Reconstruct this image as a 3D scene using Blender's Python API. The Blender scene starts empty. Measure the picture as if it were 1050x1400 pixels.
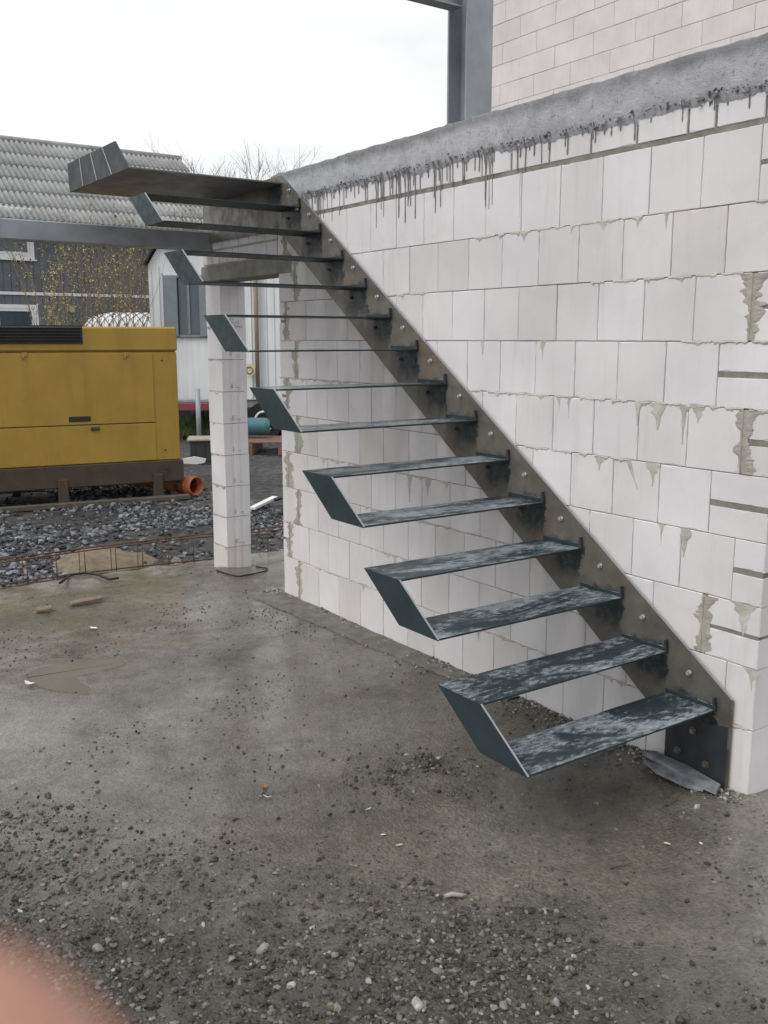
import bpy, math, random
import numpy as np
from mathutils import Vector, Matrix
random.seed(7)
rng = np.random.default_rng(7)
R = math.radians
S = bpy.context.scene
COL = S.collection

# ------------------------------------------------------------------ camera
FPX, HOR, CZ = 1300.0, 463.0, 1.75          # focal length and horizon row in photograph pixels, eye height
PITCH = math.atan((700 - HOR) / FPX)
cam = bpy.data.cameras.new('camera')
cam_o = bpy.data.objects.new('camera', cam)
COL.objects.link(cam_o)
cam_o.location = (0, 0, CZ)
cam_o.rotation_euler = (math.pi / 2 - PITCH, 0, 0)
cam.sensor_fit = 'VERTICAL'
cam.sensor_height = 36
cam.lens = 36 * FPX / 1400
cam.clip_start = 0.004
cam.clip_end = 2000
cam.dof.use_dof = True
cam.dof.focus_distance = 5.5
cam.dof.aperture_fstop = 15
S.camera = cam_o

# ------------------------------------------------------------------ sky and sun (bright overcast)
SUN_EL, SUN_AZ = R(50), R(234)              # azimuth clockwise from +Y
W = bpy.data.worlds.new('World')
S.world = W
W.use_nodes = True
nt = W.node_tree
nt.nodes.clear()
wo = nt.nodes.new('ShaderNodeOutputWorld')
bg = nt.nodes.new('ShaderNodeBackground')
bg.inputs['Strength'].default_value = 0.1
sky = nt.nodes.new('ShaderNodeTexSky')
sky.sky_type = 'NISHITA'
sky.sun_disc = False
sky.sun_elevation = SUN_EL
sky.sun_rotation = SUN_AZ
sky.dust_density = 3
tc = nt.nodes.new('ShaderNodeTexCoord')
mp = nt.nodes.new('ShaderNodeMapping')
mp.inputs['Scale'].default_value = (1, 1, 2.6)
mp.inputs['Location'].default_value = (0.35, 0.1, 0.2)
nz = nt.nodes.new('ShaderNodeTexNoise')
nz.inputs['Scale'].default_value = 2.2
nz.inputs['Detail'].default_value = 6
cr = nt.nodes.new('ShaderNodeValToRGB')
cr.color_ramp.elements[0].position = 0.38
cr.color_ramp.elements[0].color = (8.6, 9.0, 9.5, 1)
cr.color_ramp.elements[1].position = 0.56
cr.color_ramp.elements[1].color = (11.6, 11.7, 11.5, 1)
mx = nt.nodes.new('ShaderNodeMix')
mx.data_type = 'RGBA'
mx.inputs[0].default_value = 0.92
nt.links.new(tc.outputs['Generated'], mp.inputs['Vector'])
nt.links.new(mp.outputs[0], nz.inputs['Vector'])
nt.links.new(nz.outputs['Fac'], cr.inputs[0])
nt.links.new(sky.outputs[0], mx.inputs[6])
nt.links.new(cr.outputs[0], mx.inputs[7])
nt.links.new(mx.outputs[2], bg.inputs['Color'])
nt.links.new(bg.outputs[0], wo.inputs['Surface'])

sl = bpy.data.lights.new('sun', 'SUN')
sl.energy = 1.5
sl.angle = R(30)
sl.color = (1, 0.97, 0.93)
so = bpy.data.objects.new('sun', sl)
COL.objects.link(so)
sd = Vector((math.sin(SUN_AZ) * math.cos(SUN_EL), math.cos(SUN_AZ) * math.cos(SUN_EL), math.sin(SUN_EL)))
so.rotation_euler = sd.to_track_quat('Z', 'Y').to_euler()
so.location = (-3, -4, 8)

S.render.engine = 'CYCLES'
S.cycles.max_bounces = 6
S.cycles.diffuse_bounces = 3
S.cycles.glossy_bounces = 3
S.view_settings.view_transform = 'Standard'
S.view_settings.look = 'None'
S.view_settings.exposure = 0.0
S.view_settings.gamma = 1
S.render.resolution_x, S.render.resolution_y = 768, 1024

# ------------------------------------------------------------------ frames and helpers
TH = 2.18                                   # heading of the block wall
U = np.array([math.cos(TH), math.sin(TH)])  # along the wall, away from the camera
N = np.array([-math.sin(TH), math.cos(TH)]) # out of the wall face, towards the camera
P0 = np.array([1.3454, 3.6054])             # a point on the wall face
Z0 = -0.035                                 # floor slab level
ZY = -0.16                                  # yard level


def ray(x, y):
    a, v = (x - 525) / FPX, (700 - y) / FPX
    return np.array([a, math.cos(PITCH) + v * math.sin(PITCH), -math.sin(PITCH) + v * math.cos(PITCH)])


def at_z(x, y, z):                          # where the sight line meets the level z
    d = ray(x, y)
    return d * ((z - CZ) / d[2]) + np.array([0, 0, CZ])


def at_plane(x, y, p, nrm):                 # where it meets an upright plane
    d = ray(x, y)
    s = (np.dot(p[:2], nrm)) / np.dot(d[:2], nrm)
    return d * s + np.array([0, 0, CZ])


def wf(x, y, off=0.0):                      # wall frame (u, z) of a sight line
    P = at_plane(x, y, P0 + N * off, N)
    return float(np.dot(P[:2] - P0, U)), float(P[2])


def tag(o, label=None, cat=None, group=None, kind=None):
    if label: o['label'] = label
    if cat: o['category'] = cat
    if group: o['group'] = group
    if kind: o['kind'] = kind
    return o


def empty(name, loc=(0, 0, 0), rz=0.0, label=None, cat=None, group=None):
    o = bpy.data.objects.new(name, None)
    o.empty_display_size = 0.1
    COL.objects.link(o)
    o.location = loc
    o.rotation_euler = (0, 0, rz)
    return tag(o, label, cat, group)


def wall_frame(name, label, cat, group=None):
    return empty(name, (P0[0], P0[1], 0), TH, label, cat, group)


def link(name, me, parent=None, loc=None, rot=None):
    o = bpy.data.objects.new(name, me)
    COL.objects.link(o)
    if parent: o.parent = parent
    if loc is not None: o.location = loc
    if rot is not None: o.rotation_euler = rot
    return o


class MB:
    def __init__(s): s.v, s.f, s.sm = [], [], []

    def add(s, vs, fs, smooth=False):
        b = len(s.v)
        s.v += [tuple(float(c) for c in v) for v in vs]
        s.f += [tuple(i + b for i in f) for f in fs]
        s.sm += [smooth] * len(fs)
        return s

    def box(s, a, b):
        x0, x1 = sorted((a[0], b[0])); y0, y1 = sorted((a[1], b[1])); z0, z1 = sorted((a[2], b[2]))
        return s.add([(x0, y0, z0), (x1, y0, z0), (x1, y1, z0), (x0, y1, z0), (x0, y0, z1), (x1, y0, z1), (x1, y1, z1), (x0, y1, z1)],
                     [(3, 2, 1, 0), (4, 5, 6, 7), (0, 1, 5, 4), (1, 2, 6, 5), (2, 3, 7, 6), (3, 0, 4, 7)])

    def cbox(s, a, b, c):                   # box with chamfered edges
        lo = [min(a[i], b[i]) for i in range(3)]; hi = [max(a[i], b[i]) for i in range(3)]
        vs, idx = [], {}
        for sx in (0, 1):
            for sy in (0, 1):
                for sz in (0, 1):
                    k = (sx, sy, sz)
                    for ax in range(3):
                        p = []
                        for i in range(3):
                            e = hi[i] if k[i] else lo[i]
                            p.append(e if i == ax else (e - c if k[i] else e + c))
                        idx[k, ax] = len(vs); vs.append(p)
        fs = []
        for ax in range(3):
            o1, o2 = (ax + 1) % 3, (ax + 2) % 3
            for sgn in (0, 1):
                q = []
                for (p1, p2) in ((0, 0), (1, 0), (1, 1), (0, 1)):
                    k = [0, 0, 0]; k[ax] = sgn; k[o1] = p1; k[o2] = p2
                    q.append(idx[tuple(k), ax])
                fs.append(tuple(q if sgn else q[::-1]))
            for p1 in (0, 1):
                for p2 in (0, 1):
                    k0 = [0, 0, 0]; k1 = [0, 0, 0]
                    k0[o1] = k1[o1] = p1; k0[o2] = k1[o2] = p2; k1[ax] = 1
                    k0, k1 = tuple(k0), tuple(k1)
                    q = (idx[k0, o1], idx[k1, o1], idx[k1, o2], idx[k0, o2])
                    fs.append(q if p1 == p2 else q[::-1])
        for k in [(x, y, z) for x in (0, 1) for y in (0, 1) for z in (0, 1)]:
            q = (idx[k, 0], idx[k, 1], idx[k, 2])
            fs.append(q if sum(k) % 2 else q[::-1])
        return s.add(vs, fs)

    def prism(s, poly, d0, d1, axis=1):     # polygon in the two other axes, extruded along axis
        n = len(poly)
        def P(p, d):
            q = list(p); q.insert(axis, d); return q
        vs = [P(p, d0) for p in poly] + [P(p, d1) for p in poly]
        ar = sum(poly[i][0] * poly[(i + 1) % n][1] - poly[(i + 1) % n][0] * poly[i][1] for i in range(n))
        fl = (ar > 0) ^ (axis == 1) ^ (d1 < d0)
        top = tuple(range(n, 2 * n)); bot = tuple(range(n - 1, -1, -1))
        sides = [(i, (i + 1) % n, n + (i + 1) % n, n + i) for i in range(n)]
        fs = [top, bot] + sides
        if not fl: fs = [f[::-1] for f in fs]
        return s.add(vs, fs)

    def tube(s, pts, r, n=6, cap=True, smooth=True):
        pts = [Vector(p) for p in pts]
        rr = r if hasattr(r, '__len__') else [r] * len(pts)
        vs, fs = [], []
        t0 = (pts[1] - pts[0]).normalized()
        up = Vector((0, 0, 1)) if abs(t0.z) < 0.9 else Vector((1, 0, 0))
        for i, p in enumerate(pts):
            t = (pts[min(i + 1, len(pts) - 1)] - pts[max(i - 1, 0)]).normalized()
            a = t.cross(up).normalized(); b = a.cross(t); up = b if b.length > .1 else up
            for k in range(n):
                w = 2 * math.pi * k / n
                vs.append(p + (a * math.cos(w) + b * math.sin(w)) * rr[i])
        for i in range(len(pts) - 1):
            for k in range(n):
                k2 = (k + 1) % n
                fs.append((i * n + k, i * n + k2, (i + 1) * n + k2, (i + 1) * n + k))
        s.add(vs, fs, smooth)
        if cap:
            b = len(s.v) - len(vs)
            s.f += [tuple(b + k for k in range(n))[::-1], tuple(b + (len(pts) - 1) * n + k for k in range(n))]
            s.sm += [False, False]
        return s

    def mesh(s, name, mat=None):
        me = bpy.data.meshes.new(name)
        me.from_pydata(s.v, [], s.f)
        me.polygons.foreach_set('use_smooth', s.sm)
        if mat: me.materials.append(mat)
        me.update()
        return me

    def build(s, name, mat, parent=None, loc=None, rot=None):
        return link(name, s.mesh(name, mat), parent, loc, rot)


def np_mesh(name, v, f, mat, smooth=False, col=None):
    me = bpy.data.meshes.new(name)
    f = np.asarray(f, dtype=np.int32); v = np.asarray(v, dtype=np.float32)
    k = f.shape[1]
    me.vertices.add(len(v)); me.vertices.foreach_set('co', v.ravel())
    me.loops.add(f.size); me.loops.foreach_set('vertex_index', f.ravel())
    me.polygons.add(len(f))
    me.polygons.foreach_set('loop_start', np.arange(len(f), dtype=np.int32) * k)
    me.polygons.foreach_set('loop_total', np.full(len(f), k, dtype=np.int32))
    me.polygons.foreach_set('use_smooth', np.full(len(f), smooth, dtype=bool))
    if col is not None:
        a = me.color_attributes.new('tone', 'FLOAT_COLOR', 'POINT')
        c = np.ones((len(v), 4), dtype=np.float32); c[:, :3] = col
        a.data.foreach_set('color', c.ravel())
    me.materials.append(mat)
    me.update(calc_edges=True)
    me.validate()
    return me


# value noise for heights
def vnoise(x, y, seed=0):
    xi, yi = np.floor(x).astype(np.int64), np.floor(y).astype(np.int64)
    fx, fy = x - xi, y - yi
    fx = fx * fx * (3 - 2 * fx); fy = fy * fy * (3 - 2 * fy)
    def h(a, b):
        n = (a * 374761393 + b * 668265263 + seed * 982451653) & 0x7fffffff
        n = ((n ^ (n >> 13)) * 1274126177) & 0x7fffffff
        return ((n ^ (n >> 16)) & 0xffff) / 65535.0
    return (h(xi, yi) * (1 - fx) + h(xi + 1, yi) * fx) * (1 - fy) + (h(xi, yi + 1) * (1 - fx) + h(xi + 1, yi + 1) * fx) * fy


def fbm(x, y, seed=0, oct=4, gain=.5):
    t, a = 0, 1
    for i in range(oct):
        t = t + a * (vnoise(x * 2 ** i + 17.3 * i, y * 2 ** i + 5.1 * i, seed + i) - .5)
        a *= gain
    return t


# ------------------------------------------------------------------ materials
class Mat:
    def __init__(s, name, rough=.6, metal=0.0, spec=.5):
        s.m = bpy.data.materials.new(name); s.m.use_nodes = True
        s.t = s.m.node_tree; s.n = s.t.nodes; s.l = s.t.links
        s.b = s.n['Principled BSDF']
        s.b.inputs['Roughness'].default_value = rough
        s.b.inputs['Metallic'].default_value = metal
        s.b.inputs['Specular IOR Level'].default_value = spec
        s.c = s.n.new('ShaderNodeTexCoord')

    def coord(s, scale=(1, 1, 1), space='Object', loc=(0, 0, 0)):
        if space == 'World':
            g = s.n.new('ShaderNodeNewGeometry'); out = g.outputs['Position']
        else: out = s.c.outputs[space]
        m = s.n.new('ShaderNodeMapping'); m.inputs['Scale'].default_value = scale; m.inputs['Location'].default_value = loc
        s.l.new(out, m.inputs['Vector']); return m.outputs[0]

    def noise(s, sc, detail=4, rough=.55, vec=None, dist=0.0):
        n = s.n.new('ShaderNodeTexNoise')
        n.inputs['Scale'].default_value = sc; n.inputs['Detail'].default_value = detail
        n.inputs['Roughness'].default_value = rough; n.inputs['Distortion'].default_value = dist
        s.l.new(vec if vec is not None else s.c.outputs['Object'], n.inputs['Vector'])
        return n.outputs['Fac']

    def vor(s, sc, vec=None, out='Distance'):
        n = s.n.new('ShaderNodeTexVoronoi'); n.inputs['Scale'].default_value = sc
        s.l.new(vec if vec is not None else s.c.outputs['Object'], n.inputs['Vector'])
        return n.outputs[out]

    def ramp(s, fac, *stops):
        r = s.n.new('ShaderNodeValToRGB'); e = r.color_ramp.elements
        while len(e) < len(stops): e.new(.5)
        for i, (p, c) in enumerate(stops):
            e[i].position = p
            e[i].color = (c, c, c, 1) if not hasattr(c, '__len__') else (*c, 1)
        s.l.new(fac, r.inputs[0]); return r.outputs[0]

    def mix(s, fac, a, b, mode='MIX'):
        m = s.n.new('ShaderNodeMix'); m.data_type = 'RGBA'; m.blend_type = mode
        for sock, v in ((m.inputs[0], fac), (m.inputs[6], a), (m.inputs[7], b)):
            if hasattr(v, 'is_output'): s.l.new(v, sock)
            elif hasattr(v, '__len__'): sock.default_value = (*v, 1)
            elif sock.type == 'RGBA': sock.default_value = (v, v, v, 1)
            else: sock.default_value = v
        return m.outputs[2]

    def math(s, op, a, b=0.0):
        m = s.n.new('ShaderNodeMath'); m.operation = op
        for sock, v in ((m.inputs[0], a), (m.inputs[1], b)):
            if hasattr(v, 'is_output'): s.l.new(v, sock)
            else: sock.default_value = v
        return m.outputs[0]

    def rnd(s):
        o = s.n.new('ShaderNodeObjectInfo'); return o.outputs['Random']

    def attr(s, name):
        a = s.n.new('ShaderNodeAttribute'); a.attribute_name = name; return a.outputs['Color']

    def col(s, v):
        if hasattr(v, 'is_output'): s.l.new(v, s.b.inputs['Base Color'])
        else: s.b.inputs['Base Color'].default_value = (*v, 1)
        return s

    def set(s, sock, v):
        if hasattr(v, 'is_output'): s.l.new(v, s.b.inputs[sock])
        else: s.b.inputs[sock].default_value = v
        return s

    def bump(s, h, strength=.3, dist=.01):
        b = s.n.new('ShaderNodeBump'); b.inputs['Strength'].default_value = strength; b.inputs['Distance'].default_value = dist
        s.l.new(h, b.inputs['Height']); s.l.new(b.outputs[0], s.b.inputs['Normal'])
        return s


def m_block(name, tint=(1, 1, 1)):
    m = Mat(name, .9, spec=.2)
    w = m.coord(space='World')
    base = m.ramp(m.rnd(), (0, (.65 * tint[0], .618 * tint[1], .605 * tint[2])), (.12, (.705 * tint[0], .68 * tint[1], .685 * tint[2])), (1, (.755 * tint[0], .73 * tint[1], .75 * tint[2])))
    blot = m.ramp(m.noise(2.2, 4, vec=w), (.33, .86), (.65, 1.0))
    c = m.mix(1, base, blot, 'MULTIPLY')
    st = m.ramp(m.noise(1, 4, .6, vec=m.coord((26, 26, 1.6), 'World')), (.55, (1, 1, 1)), (.75, (.84, .83, .80)))
    c = m.mix(.45, c, st, 'MULTIPLY')
    sp = m.ramp(m.noise(60, 2, .7, vec=w), (.70, 0), (.76, 1))
    c = m.mix(m.math('MULTIPLY', sp, .35), c, (.36, .34, .33))
    scr = m.ramp(m.noise(9, 6, .8, vec=m.coord((1, 1, 2.2), 'World', (3, 1, 2)), dist=1.5), (.70, 0), (.74, 1))
    c = m.mix(m.math('MULTIPLY', scr, .45), c, (.33, .32, .32))
    dirt = m.ramp(m.noise(3.3, 8, .72, vec=m.coord((1, 1, .7), 'World', (7, 3, 1)), dist=.7), (.56, 0), (.74, .35))
    c = m.mix(dirt, c, (.52, .488, .465))
    m.col(c)
    m.bump(m.math('ADD', m.noise(260, 3, .7, vec=w), m.math('MULTIPLY', m.noise(14, 4, vec=w), 1.2)), .35, .0025)
    return m.m


def m_mortar(name, a, b, rough=.85):
    m = Mat(name, rough, spec=.25)
    w = m.coord(space='World')
    c = m.ramp(m.noise(16, 6, .65, vec=w), (.3, a), (.7, b))
    m.col(c)
    m.bump(m.noise(120, 5, .7, vec=w), .6, .006)
    return m.m


def m_plain(name, c, rough=.6, metal=0.0, var=.15, sc=8, bump=.1):
    m = Mat(name, rough, metal)
    w = m.coord(space='World')
    n = m.noise(sc, 5, .6, vec=w)
    m.col(m.ramp(n, (.25, tuple(x * (1 - var) for x in c)), (.75, tuple(min(1, x * (1 + var)) for x in c))))
    m.set('Roughness', m.ramp(m.noise(sc * 2.3, 4, vec=w), (.3, max(.02, rough - .1)), (.7, min(1, rough + .12))))
    if bump: m.bump(m.noise(sc * 12, 4, vec=w), bump, .003)
    return m.m


BLOCK = m_block('aerated_concrete')
BLOCK_FAR = m_block('aerated_concrete_far', (1.0, .97, .96))
MORTAR = m_mortar('grey_mortar', (.30, .28, .245), (.47, .45, .41))
MORTAR_D = m_mortar('dark_wet_mortar', (.16, .15, .135), (.30, .285, .255))
SMEAR = m_mortar('thin_mortar_smear', (.38, .36, .32), (.60, .58, .54))
SLURRY = m_mortar('cement_slurry', (.15, .15, .15), (.31, .305, .30))


def m_ring():
    m = Mat('ring_beam_concrete', .75)
    w = m.coord(space='World')
    xyz = m.n.new('ShaderNodeSeparateXYZ'); m.l.new(m.c.outputs['Object'], xyz.inputs[0])
    zz = m.math('ADD', xyz.outputs['Z'], m.math('MULTIPLY', m.math('SUBTRACT', m.noise(5, 6, .7, vec=w), .5), .12))
    low_mask = m.ramp(m.math('SUBTRACT', zz, 2.0), (.735, 1), (.785, 0))           # paler lower part with a ragged upper limit
    grey = m.ramp(m.noise(6, 6, .7, vec=w), (.3, (.23, .23, .24)), (.7, (.36, .36, .375)))
    pale = m.ramp(m.noise(7, 6, .7, vec=w), (.3, (.47, .47, .505)), (.7, (.70, .70, .75)))
    c = m.mix(low_mask, grey, pale)
    c = m.mix(m.ramp(m.noise(38, 5, .75, vec=w), (.58, 0), (.68, .7)), c, (.15, .15, .155))
    m.col(c)
    m.bump(m.math('ADD', m.noise(60, 6, .7, vec=w), m.noise(220, 3, .7, vec=w)), .9, .012)
    return m.m


RING = m_ring()


def m_lintel():
    m = Mat('lintel_concrete', .8)
    w = m.coord(space='World')
    m.col(m.ramp(m.noise(7, 6, .7, vec=w), (.3, (.15, .14, .125)), (.7, (.30, .285, .26))))
    m.bump(m.noise(80, 5, .7, vec=w), .5, .006)
    return m.m


LINTEL = m_lintel()


def m_steel(name, a, b, rust, amount, rough=.38, metal=.7, primer=False):
    m = Mat(name, rough, metal)
    w = m.coord(space='World')
    c = m.ramp(m.noise(5, 7, .7, vec=w), (.3, a), (.7, b))
    rm = m.ramp(m.noise(3.1, 6, .7, vec=m.coord((1, 1, 1), 'World', (9, 2, 4))), (.60 - amount, 0), (.72 - amount * .5, 1))
    c = m.mix(rm, c, m.ramp(m.noise(30, 4, vec=w), (.3, rust), (.7, tuple(x * 1.7 for x in rust))))
    lime = m.ramp(m.noise(6.5, 6, .75, vec=m.coord((1, 1, .35), 'World', (1, 7, 3))), (.66, 0), (.78, .55))
    c = m.mix(lime, c, (.42, .43, .45))
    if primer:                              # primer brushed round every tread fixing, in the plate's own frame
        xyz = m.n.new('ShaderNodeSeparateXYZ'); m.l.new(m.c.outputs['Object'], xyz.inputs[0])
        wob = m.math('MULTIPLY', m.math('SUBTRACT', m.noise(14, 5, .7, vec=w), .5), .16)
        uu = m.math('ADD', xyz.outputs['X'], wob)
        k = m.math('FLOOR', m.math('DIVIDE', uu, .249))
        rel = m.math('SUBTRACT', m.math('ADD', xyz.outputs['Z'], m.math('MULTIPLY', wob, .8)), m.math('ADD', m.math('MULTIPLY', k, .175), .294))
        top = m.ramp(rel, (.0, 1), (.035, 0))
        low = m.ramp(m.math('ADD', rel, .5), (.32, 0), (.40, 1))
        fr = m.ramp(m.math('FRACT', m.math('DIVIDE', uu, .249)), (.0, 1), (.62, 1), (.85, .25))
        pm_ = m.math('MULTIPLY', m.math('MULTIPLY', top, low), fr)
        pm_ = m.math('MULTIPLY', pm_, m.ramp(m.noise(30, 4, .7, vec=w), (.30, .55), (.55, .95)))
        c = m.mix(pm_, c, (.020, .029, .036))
    m.col(c)
    m.set('Metallic', m.math('SUBTRACT', metal, m.math('MULTIPLY', m.math('MAXIMUM', rm, lime), metal * .8)))
    m.set('Roughness', m.ramp(m.noise(11, 5, .7, vec=w), (.3, rough - .1), (.7, rough + .2)))
    m.bump(m.noise(150, 3, .6, vec=w), .12, .002)
    return m.m


STRINGER = m_steel('mill_scale_steel', (.105, .098, .088), (.215, .200, .180), (.12, .070, .032), .07, metal=.5, primer=True)
BOLT = m_plain('zinc_bolt', (.55, .56, .57), .35, .7, bump=0)


def m_tread():
    m = Mat('primer_paint_wet', .5, spec=.3)
    w = m.coord((1, 1, 1), 'World')
    c = m.ramp(m.noise(4, 5, .6, vec=w), (.3, (.016, .027, .032)), (.7, (.029, .044, .049)))
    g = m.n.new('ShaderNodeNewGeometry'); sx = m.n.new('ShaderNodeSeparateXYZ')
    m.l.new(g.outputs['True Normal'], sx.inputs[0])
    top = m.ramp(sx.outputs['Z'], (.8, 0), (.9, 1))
    # sky glare on the wet level faces, painted as pale colour patches
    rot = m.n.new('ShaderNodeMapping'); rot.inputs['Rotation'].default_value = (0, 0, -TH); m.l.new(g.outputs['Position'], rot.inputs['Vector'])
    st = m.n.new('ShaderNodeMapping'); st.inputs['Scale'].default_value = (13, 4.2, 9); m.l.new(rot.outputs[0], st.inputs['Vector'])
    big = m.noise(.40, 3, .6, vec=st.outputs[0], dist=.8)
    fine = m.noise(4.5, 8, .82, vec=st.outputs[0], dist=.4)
    glare = m.ramp(m.math('ADD', m.math('MULTIPLY', big, .9), m.math('MULTIPLY', fine, .75)), (.78, 0), (.88, .75), (1.0, 1))
    glare = m.math('MULTIPLY', glare, top)
    c = m.mix(m.math('MULTIPLY', glare, .82), c, m.ramp(fine, (.4, (.17, .21, .24)), (.68, (.52, .57, .61))))
    m.col(c)
    wet = m.math('MULTIPLY', top, m.ramp(m.noise(1.1, 4, .6, vec=st.outputs[0]), (.42, .1), (.58, 1)))
    m.set('Coat Weight', wet); m.set('Coat Roughness', .08); m.set('Coat IOR', 1.4)
    m.set('Roughness', m.ramp(m.noise(25, 4, vec=w), (.3, .38), (.7, .6)))
    m.bump(m.math('ADD', m.noise(90, 4, .7, vec=w), m.math('MULTIPLY', glare, 1.5)), .25, .002)
    return m.m


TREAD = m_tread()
PRIMER = m_plain('dark_primer', (.027, .031, .036), .45, var=.35, sc=14)
PLAT = m_plain('landing_steel', (.13, .13, .132), .42, .1, var=.22, sc=3, bump=.03)
PLATD = m_plain('landing_dark_primer', (.038, .042, .047), .6, var=.2, sc=4, bump=.03)
EDGE = m_plain('bright_edge_steel', (.34, .36, .38), .4, .5, bump=0)  # bright edge tone, also the painted highlight along the end plates
BEAM = m_plain('grey_primed_beam', (.31, .325, .35), .42, .15, var=.2, sc=5)
RUST = m_plain('rusty_rebar', (.13, .065, .035), .85, .1, var=.5, sc=30)


# ---- ground
def m_ground():
    m = Mat('wet_site_floor', .6)
    w = m.coord(space='World')
    big = m.noise(.9, 5, .6, vec=w)
    c = m.ramp(big, (.28, (.082, .073, .052)), (.5, (.136, .124, .097)), (.72, (.205, .192, .163)))
    sp = m.noise(7, 7, .75, vec=w)
    c = m.mix(.8, c, m.ramp(sp, (.3, .42), (.7, 1.35)), 'MULTIPLY')
    gr = m.vor(75, w, 'Color')
    bw = m.n.new('ShaderNodeRGBToBW'); m.l.new(gr, bw.inputs[0])
    c = m.mix(.5, c, m.ramp(bw.outputs[0], (.2, .6), (.8, 1.35)), 'MULTIPLY')
    sp2 = m.ramp(m.noise(55, 3, .7, vec=w), (.62, 0), (.70, .8))
    c = m.mix(sp2, c, (.028, .026, .024))
    tone = m.attr('tone')
    c = m.mix(1, c, tone, 'MULTIPLY')
    m.col(c)
    m.set('Roughness', m.ramp(m.noise(1.6, 5, .65, vec=m.coord((1, 1, 1), 'World', (4, 4, 0))), (.40, .24), (.62, .6)))
    m.set('Coat Weight', m.ramp(m.noise(1.1, 6, .7, vec=m.coord((1, 1, 1), 'World', (1, 8, 0))), (.35, .05), (.56, .9)))
    m.set('Coat Roughness', .2); m.set('Coat IOR', 1.42)
    h = m.math('ADD', m.math('MULTIPLY', m.noise(30, 6, .75, vec=w), 1.0), m.math('MULTIPLY', m.vor(90, w), .5))
    m.bump(h, .8, .014)
    return m.m


GROUND = m_ground()


def m_stone(name='crushed_stone', rough=.55):
    m = Mat(name, rough)
    c = m.attr('tone')
    w = m.coord(space='World')
    c = m.mix(.8, c, m.ramp(m.noise(40, 5, .7, vec=w), (.3, .6), (.7, 1.3)), 'MULTIPLY')
    m.col(c)
    m.set('Roughness', m.ramp(m.noise(30, 3, vec=w), (.3, .35), (.7, .75)))
    m.bump(m.noise(120, 4, .7, vec=w), .5, .004)
    return m.m


STONE = m_stone()


def m_yard():
    m = Mat('yard_gravel', .75)
    w = m.coord(space='World')
    c = m.ramp(m.noise(.5, 5, .6, vec=w), (.35, (.040, .042, .048)), (.6, (.085, .082, .078)), (.75, (.13, .115, .095)))
    v = m.vor(16, w, 'Color')
    bw = m.n.new('ShaderNodeRGBToBW'); m.l.new(v, bw.inputs[0])
    c = m.mix(.9, c, m.ramp(bw.outputs[0], (.2, .45), (.8, 1.7)), 'MULTIPLY')
    m.col(c)
    m.bump(m.math('ADD', m.vor(16, w), m.noise(40, 5, .7, vec=w)), .9, .04)
    return m.m


YARD = m_yard()

# ------------------------------------------------------------------ the ground: yard sheet to the horizon, floor slab
PUD = [(33, 921), (48, 913), (70, 908), (100, 905), (135, 900), (168, 898), (174, 905), (160, 912), (132, 918), (108, 923), (112, 931), (124, 938), (121, 950), (98, 947), (72, 944), (50, 938), (40, 930)]
pud_w = np.array([at_z(x, y, Z0)[:2] for x, y in PUD])


def in_poly(x, y, poly):
    r = np.zeros(x.shape, bool)
    j = len(poly) - 1
    for i in range(len(poly)):
        xi, yi = poly[i]; xj, yj = poly[j]
        r ^= ((yi > y) != (yj > y)) & (x < (xj - xi) * (y - yi) / (yj - yi + 1e-12) + xi)
        j = i
    return r


def poly_dist(x, y, poly):
    d = np.full(x.shape, 1e9)
    for i in range(len(poly)):
        a, b = poly[i - 1], poly[i]
        ab = b - a
        t = np.clip(((x - a[0]) * ab[0] + (y - a[1]) * ab[1]) / (ab @ ab + 1e-12), 0, 1)
        d = np.minimum(d, np.hypot(x - a[0] - t * ab[0], y - a[1] - t * ab[1]))
    return d


def frame(x, y):                            # wall frame of a plan point
    return (x - P0[0]) * U[0] + (y - P0[1]) * U[1], (x - P0[0]) * N[0] + (y - P0[1]) * N[1]


def loose(x, y):                            # 0 on the trowelled slab, 1 where loose gravel lies (towards the camera)
    lim = 3.12 - .42 * np.clip((x - .15) / .6, 0, 1) + .25 * np.clip(-x - .3, 0, 1) + .35 * fbm(x * 1.5, y * 1.5, 15, 3)
    f = np.clip((lim - y) / .7, 0, 1)
    p = at_z(575, 1062, Z0)
    f = np.maximum(f, .62 * np.exp(-(((x - p[0]) / .26) ** 2 + ((y - p[1]) / .2) ** 2)) * np.clip(.7 + 1.6 * fbm(x * 5, y * 5, 26, 3), 0, 1.2))
    return f


def slab_h(x, y):
    u, d = frame(x, y)
    h = Z0 + .009 * fbm(x * 1.3, y * 1.3, 3, 3) + .003 * fbm(x * 9, y * 9, 8, 3)
    lf = loose(x, y)
    h = h + lf * (.012 + .055 * fbm(x * 2.6, y * 2.6, 21, 5, .6) + .018 * fbm(x * 16, y * 16, 31, 3, .6))
    p = at_z(575, 1062, Z0)
    h = h + .02 * (1 + 2 * fbm(x * 7, y * 7, 23, 3)) * np.exp(-(((x - p[0]) / .26) ** 2 + ((y - p[1]) / .17) ** 2))
    h = h + .02 * np.exp(-((d - .03) / .09) ** 2) * (.4 + fbm(u * 6, d * 6, 44, 3))      # crumbs swept against the wall foot
    e = np.clip((u - 4.45) / .3, 0, 1)
    h = h - e * (.02 + .05 * (fbm(x * 3, y * 3, 55, 3) + .3))
    ins = in_poly(x, y, pud_w); pd = poly_dist(x, y, pud_w)
    flat = Z0 - .002
    w = np.where(ins, 1.0, np.clip(1 - pd / .10, 0, 1))
    h = h * (1 - w) + w * (flat - np.where(ins, .012 * np.clip(pd / .05, 0, 1), 0))
    return h


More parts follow.
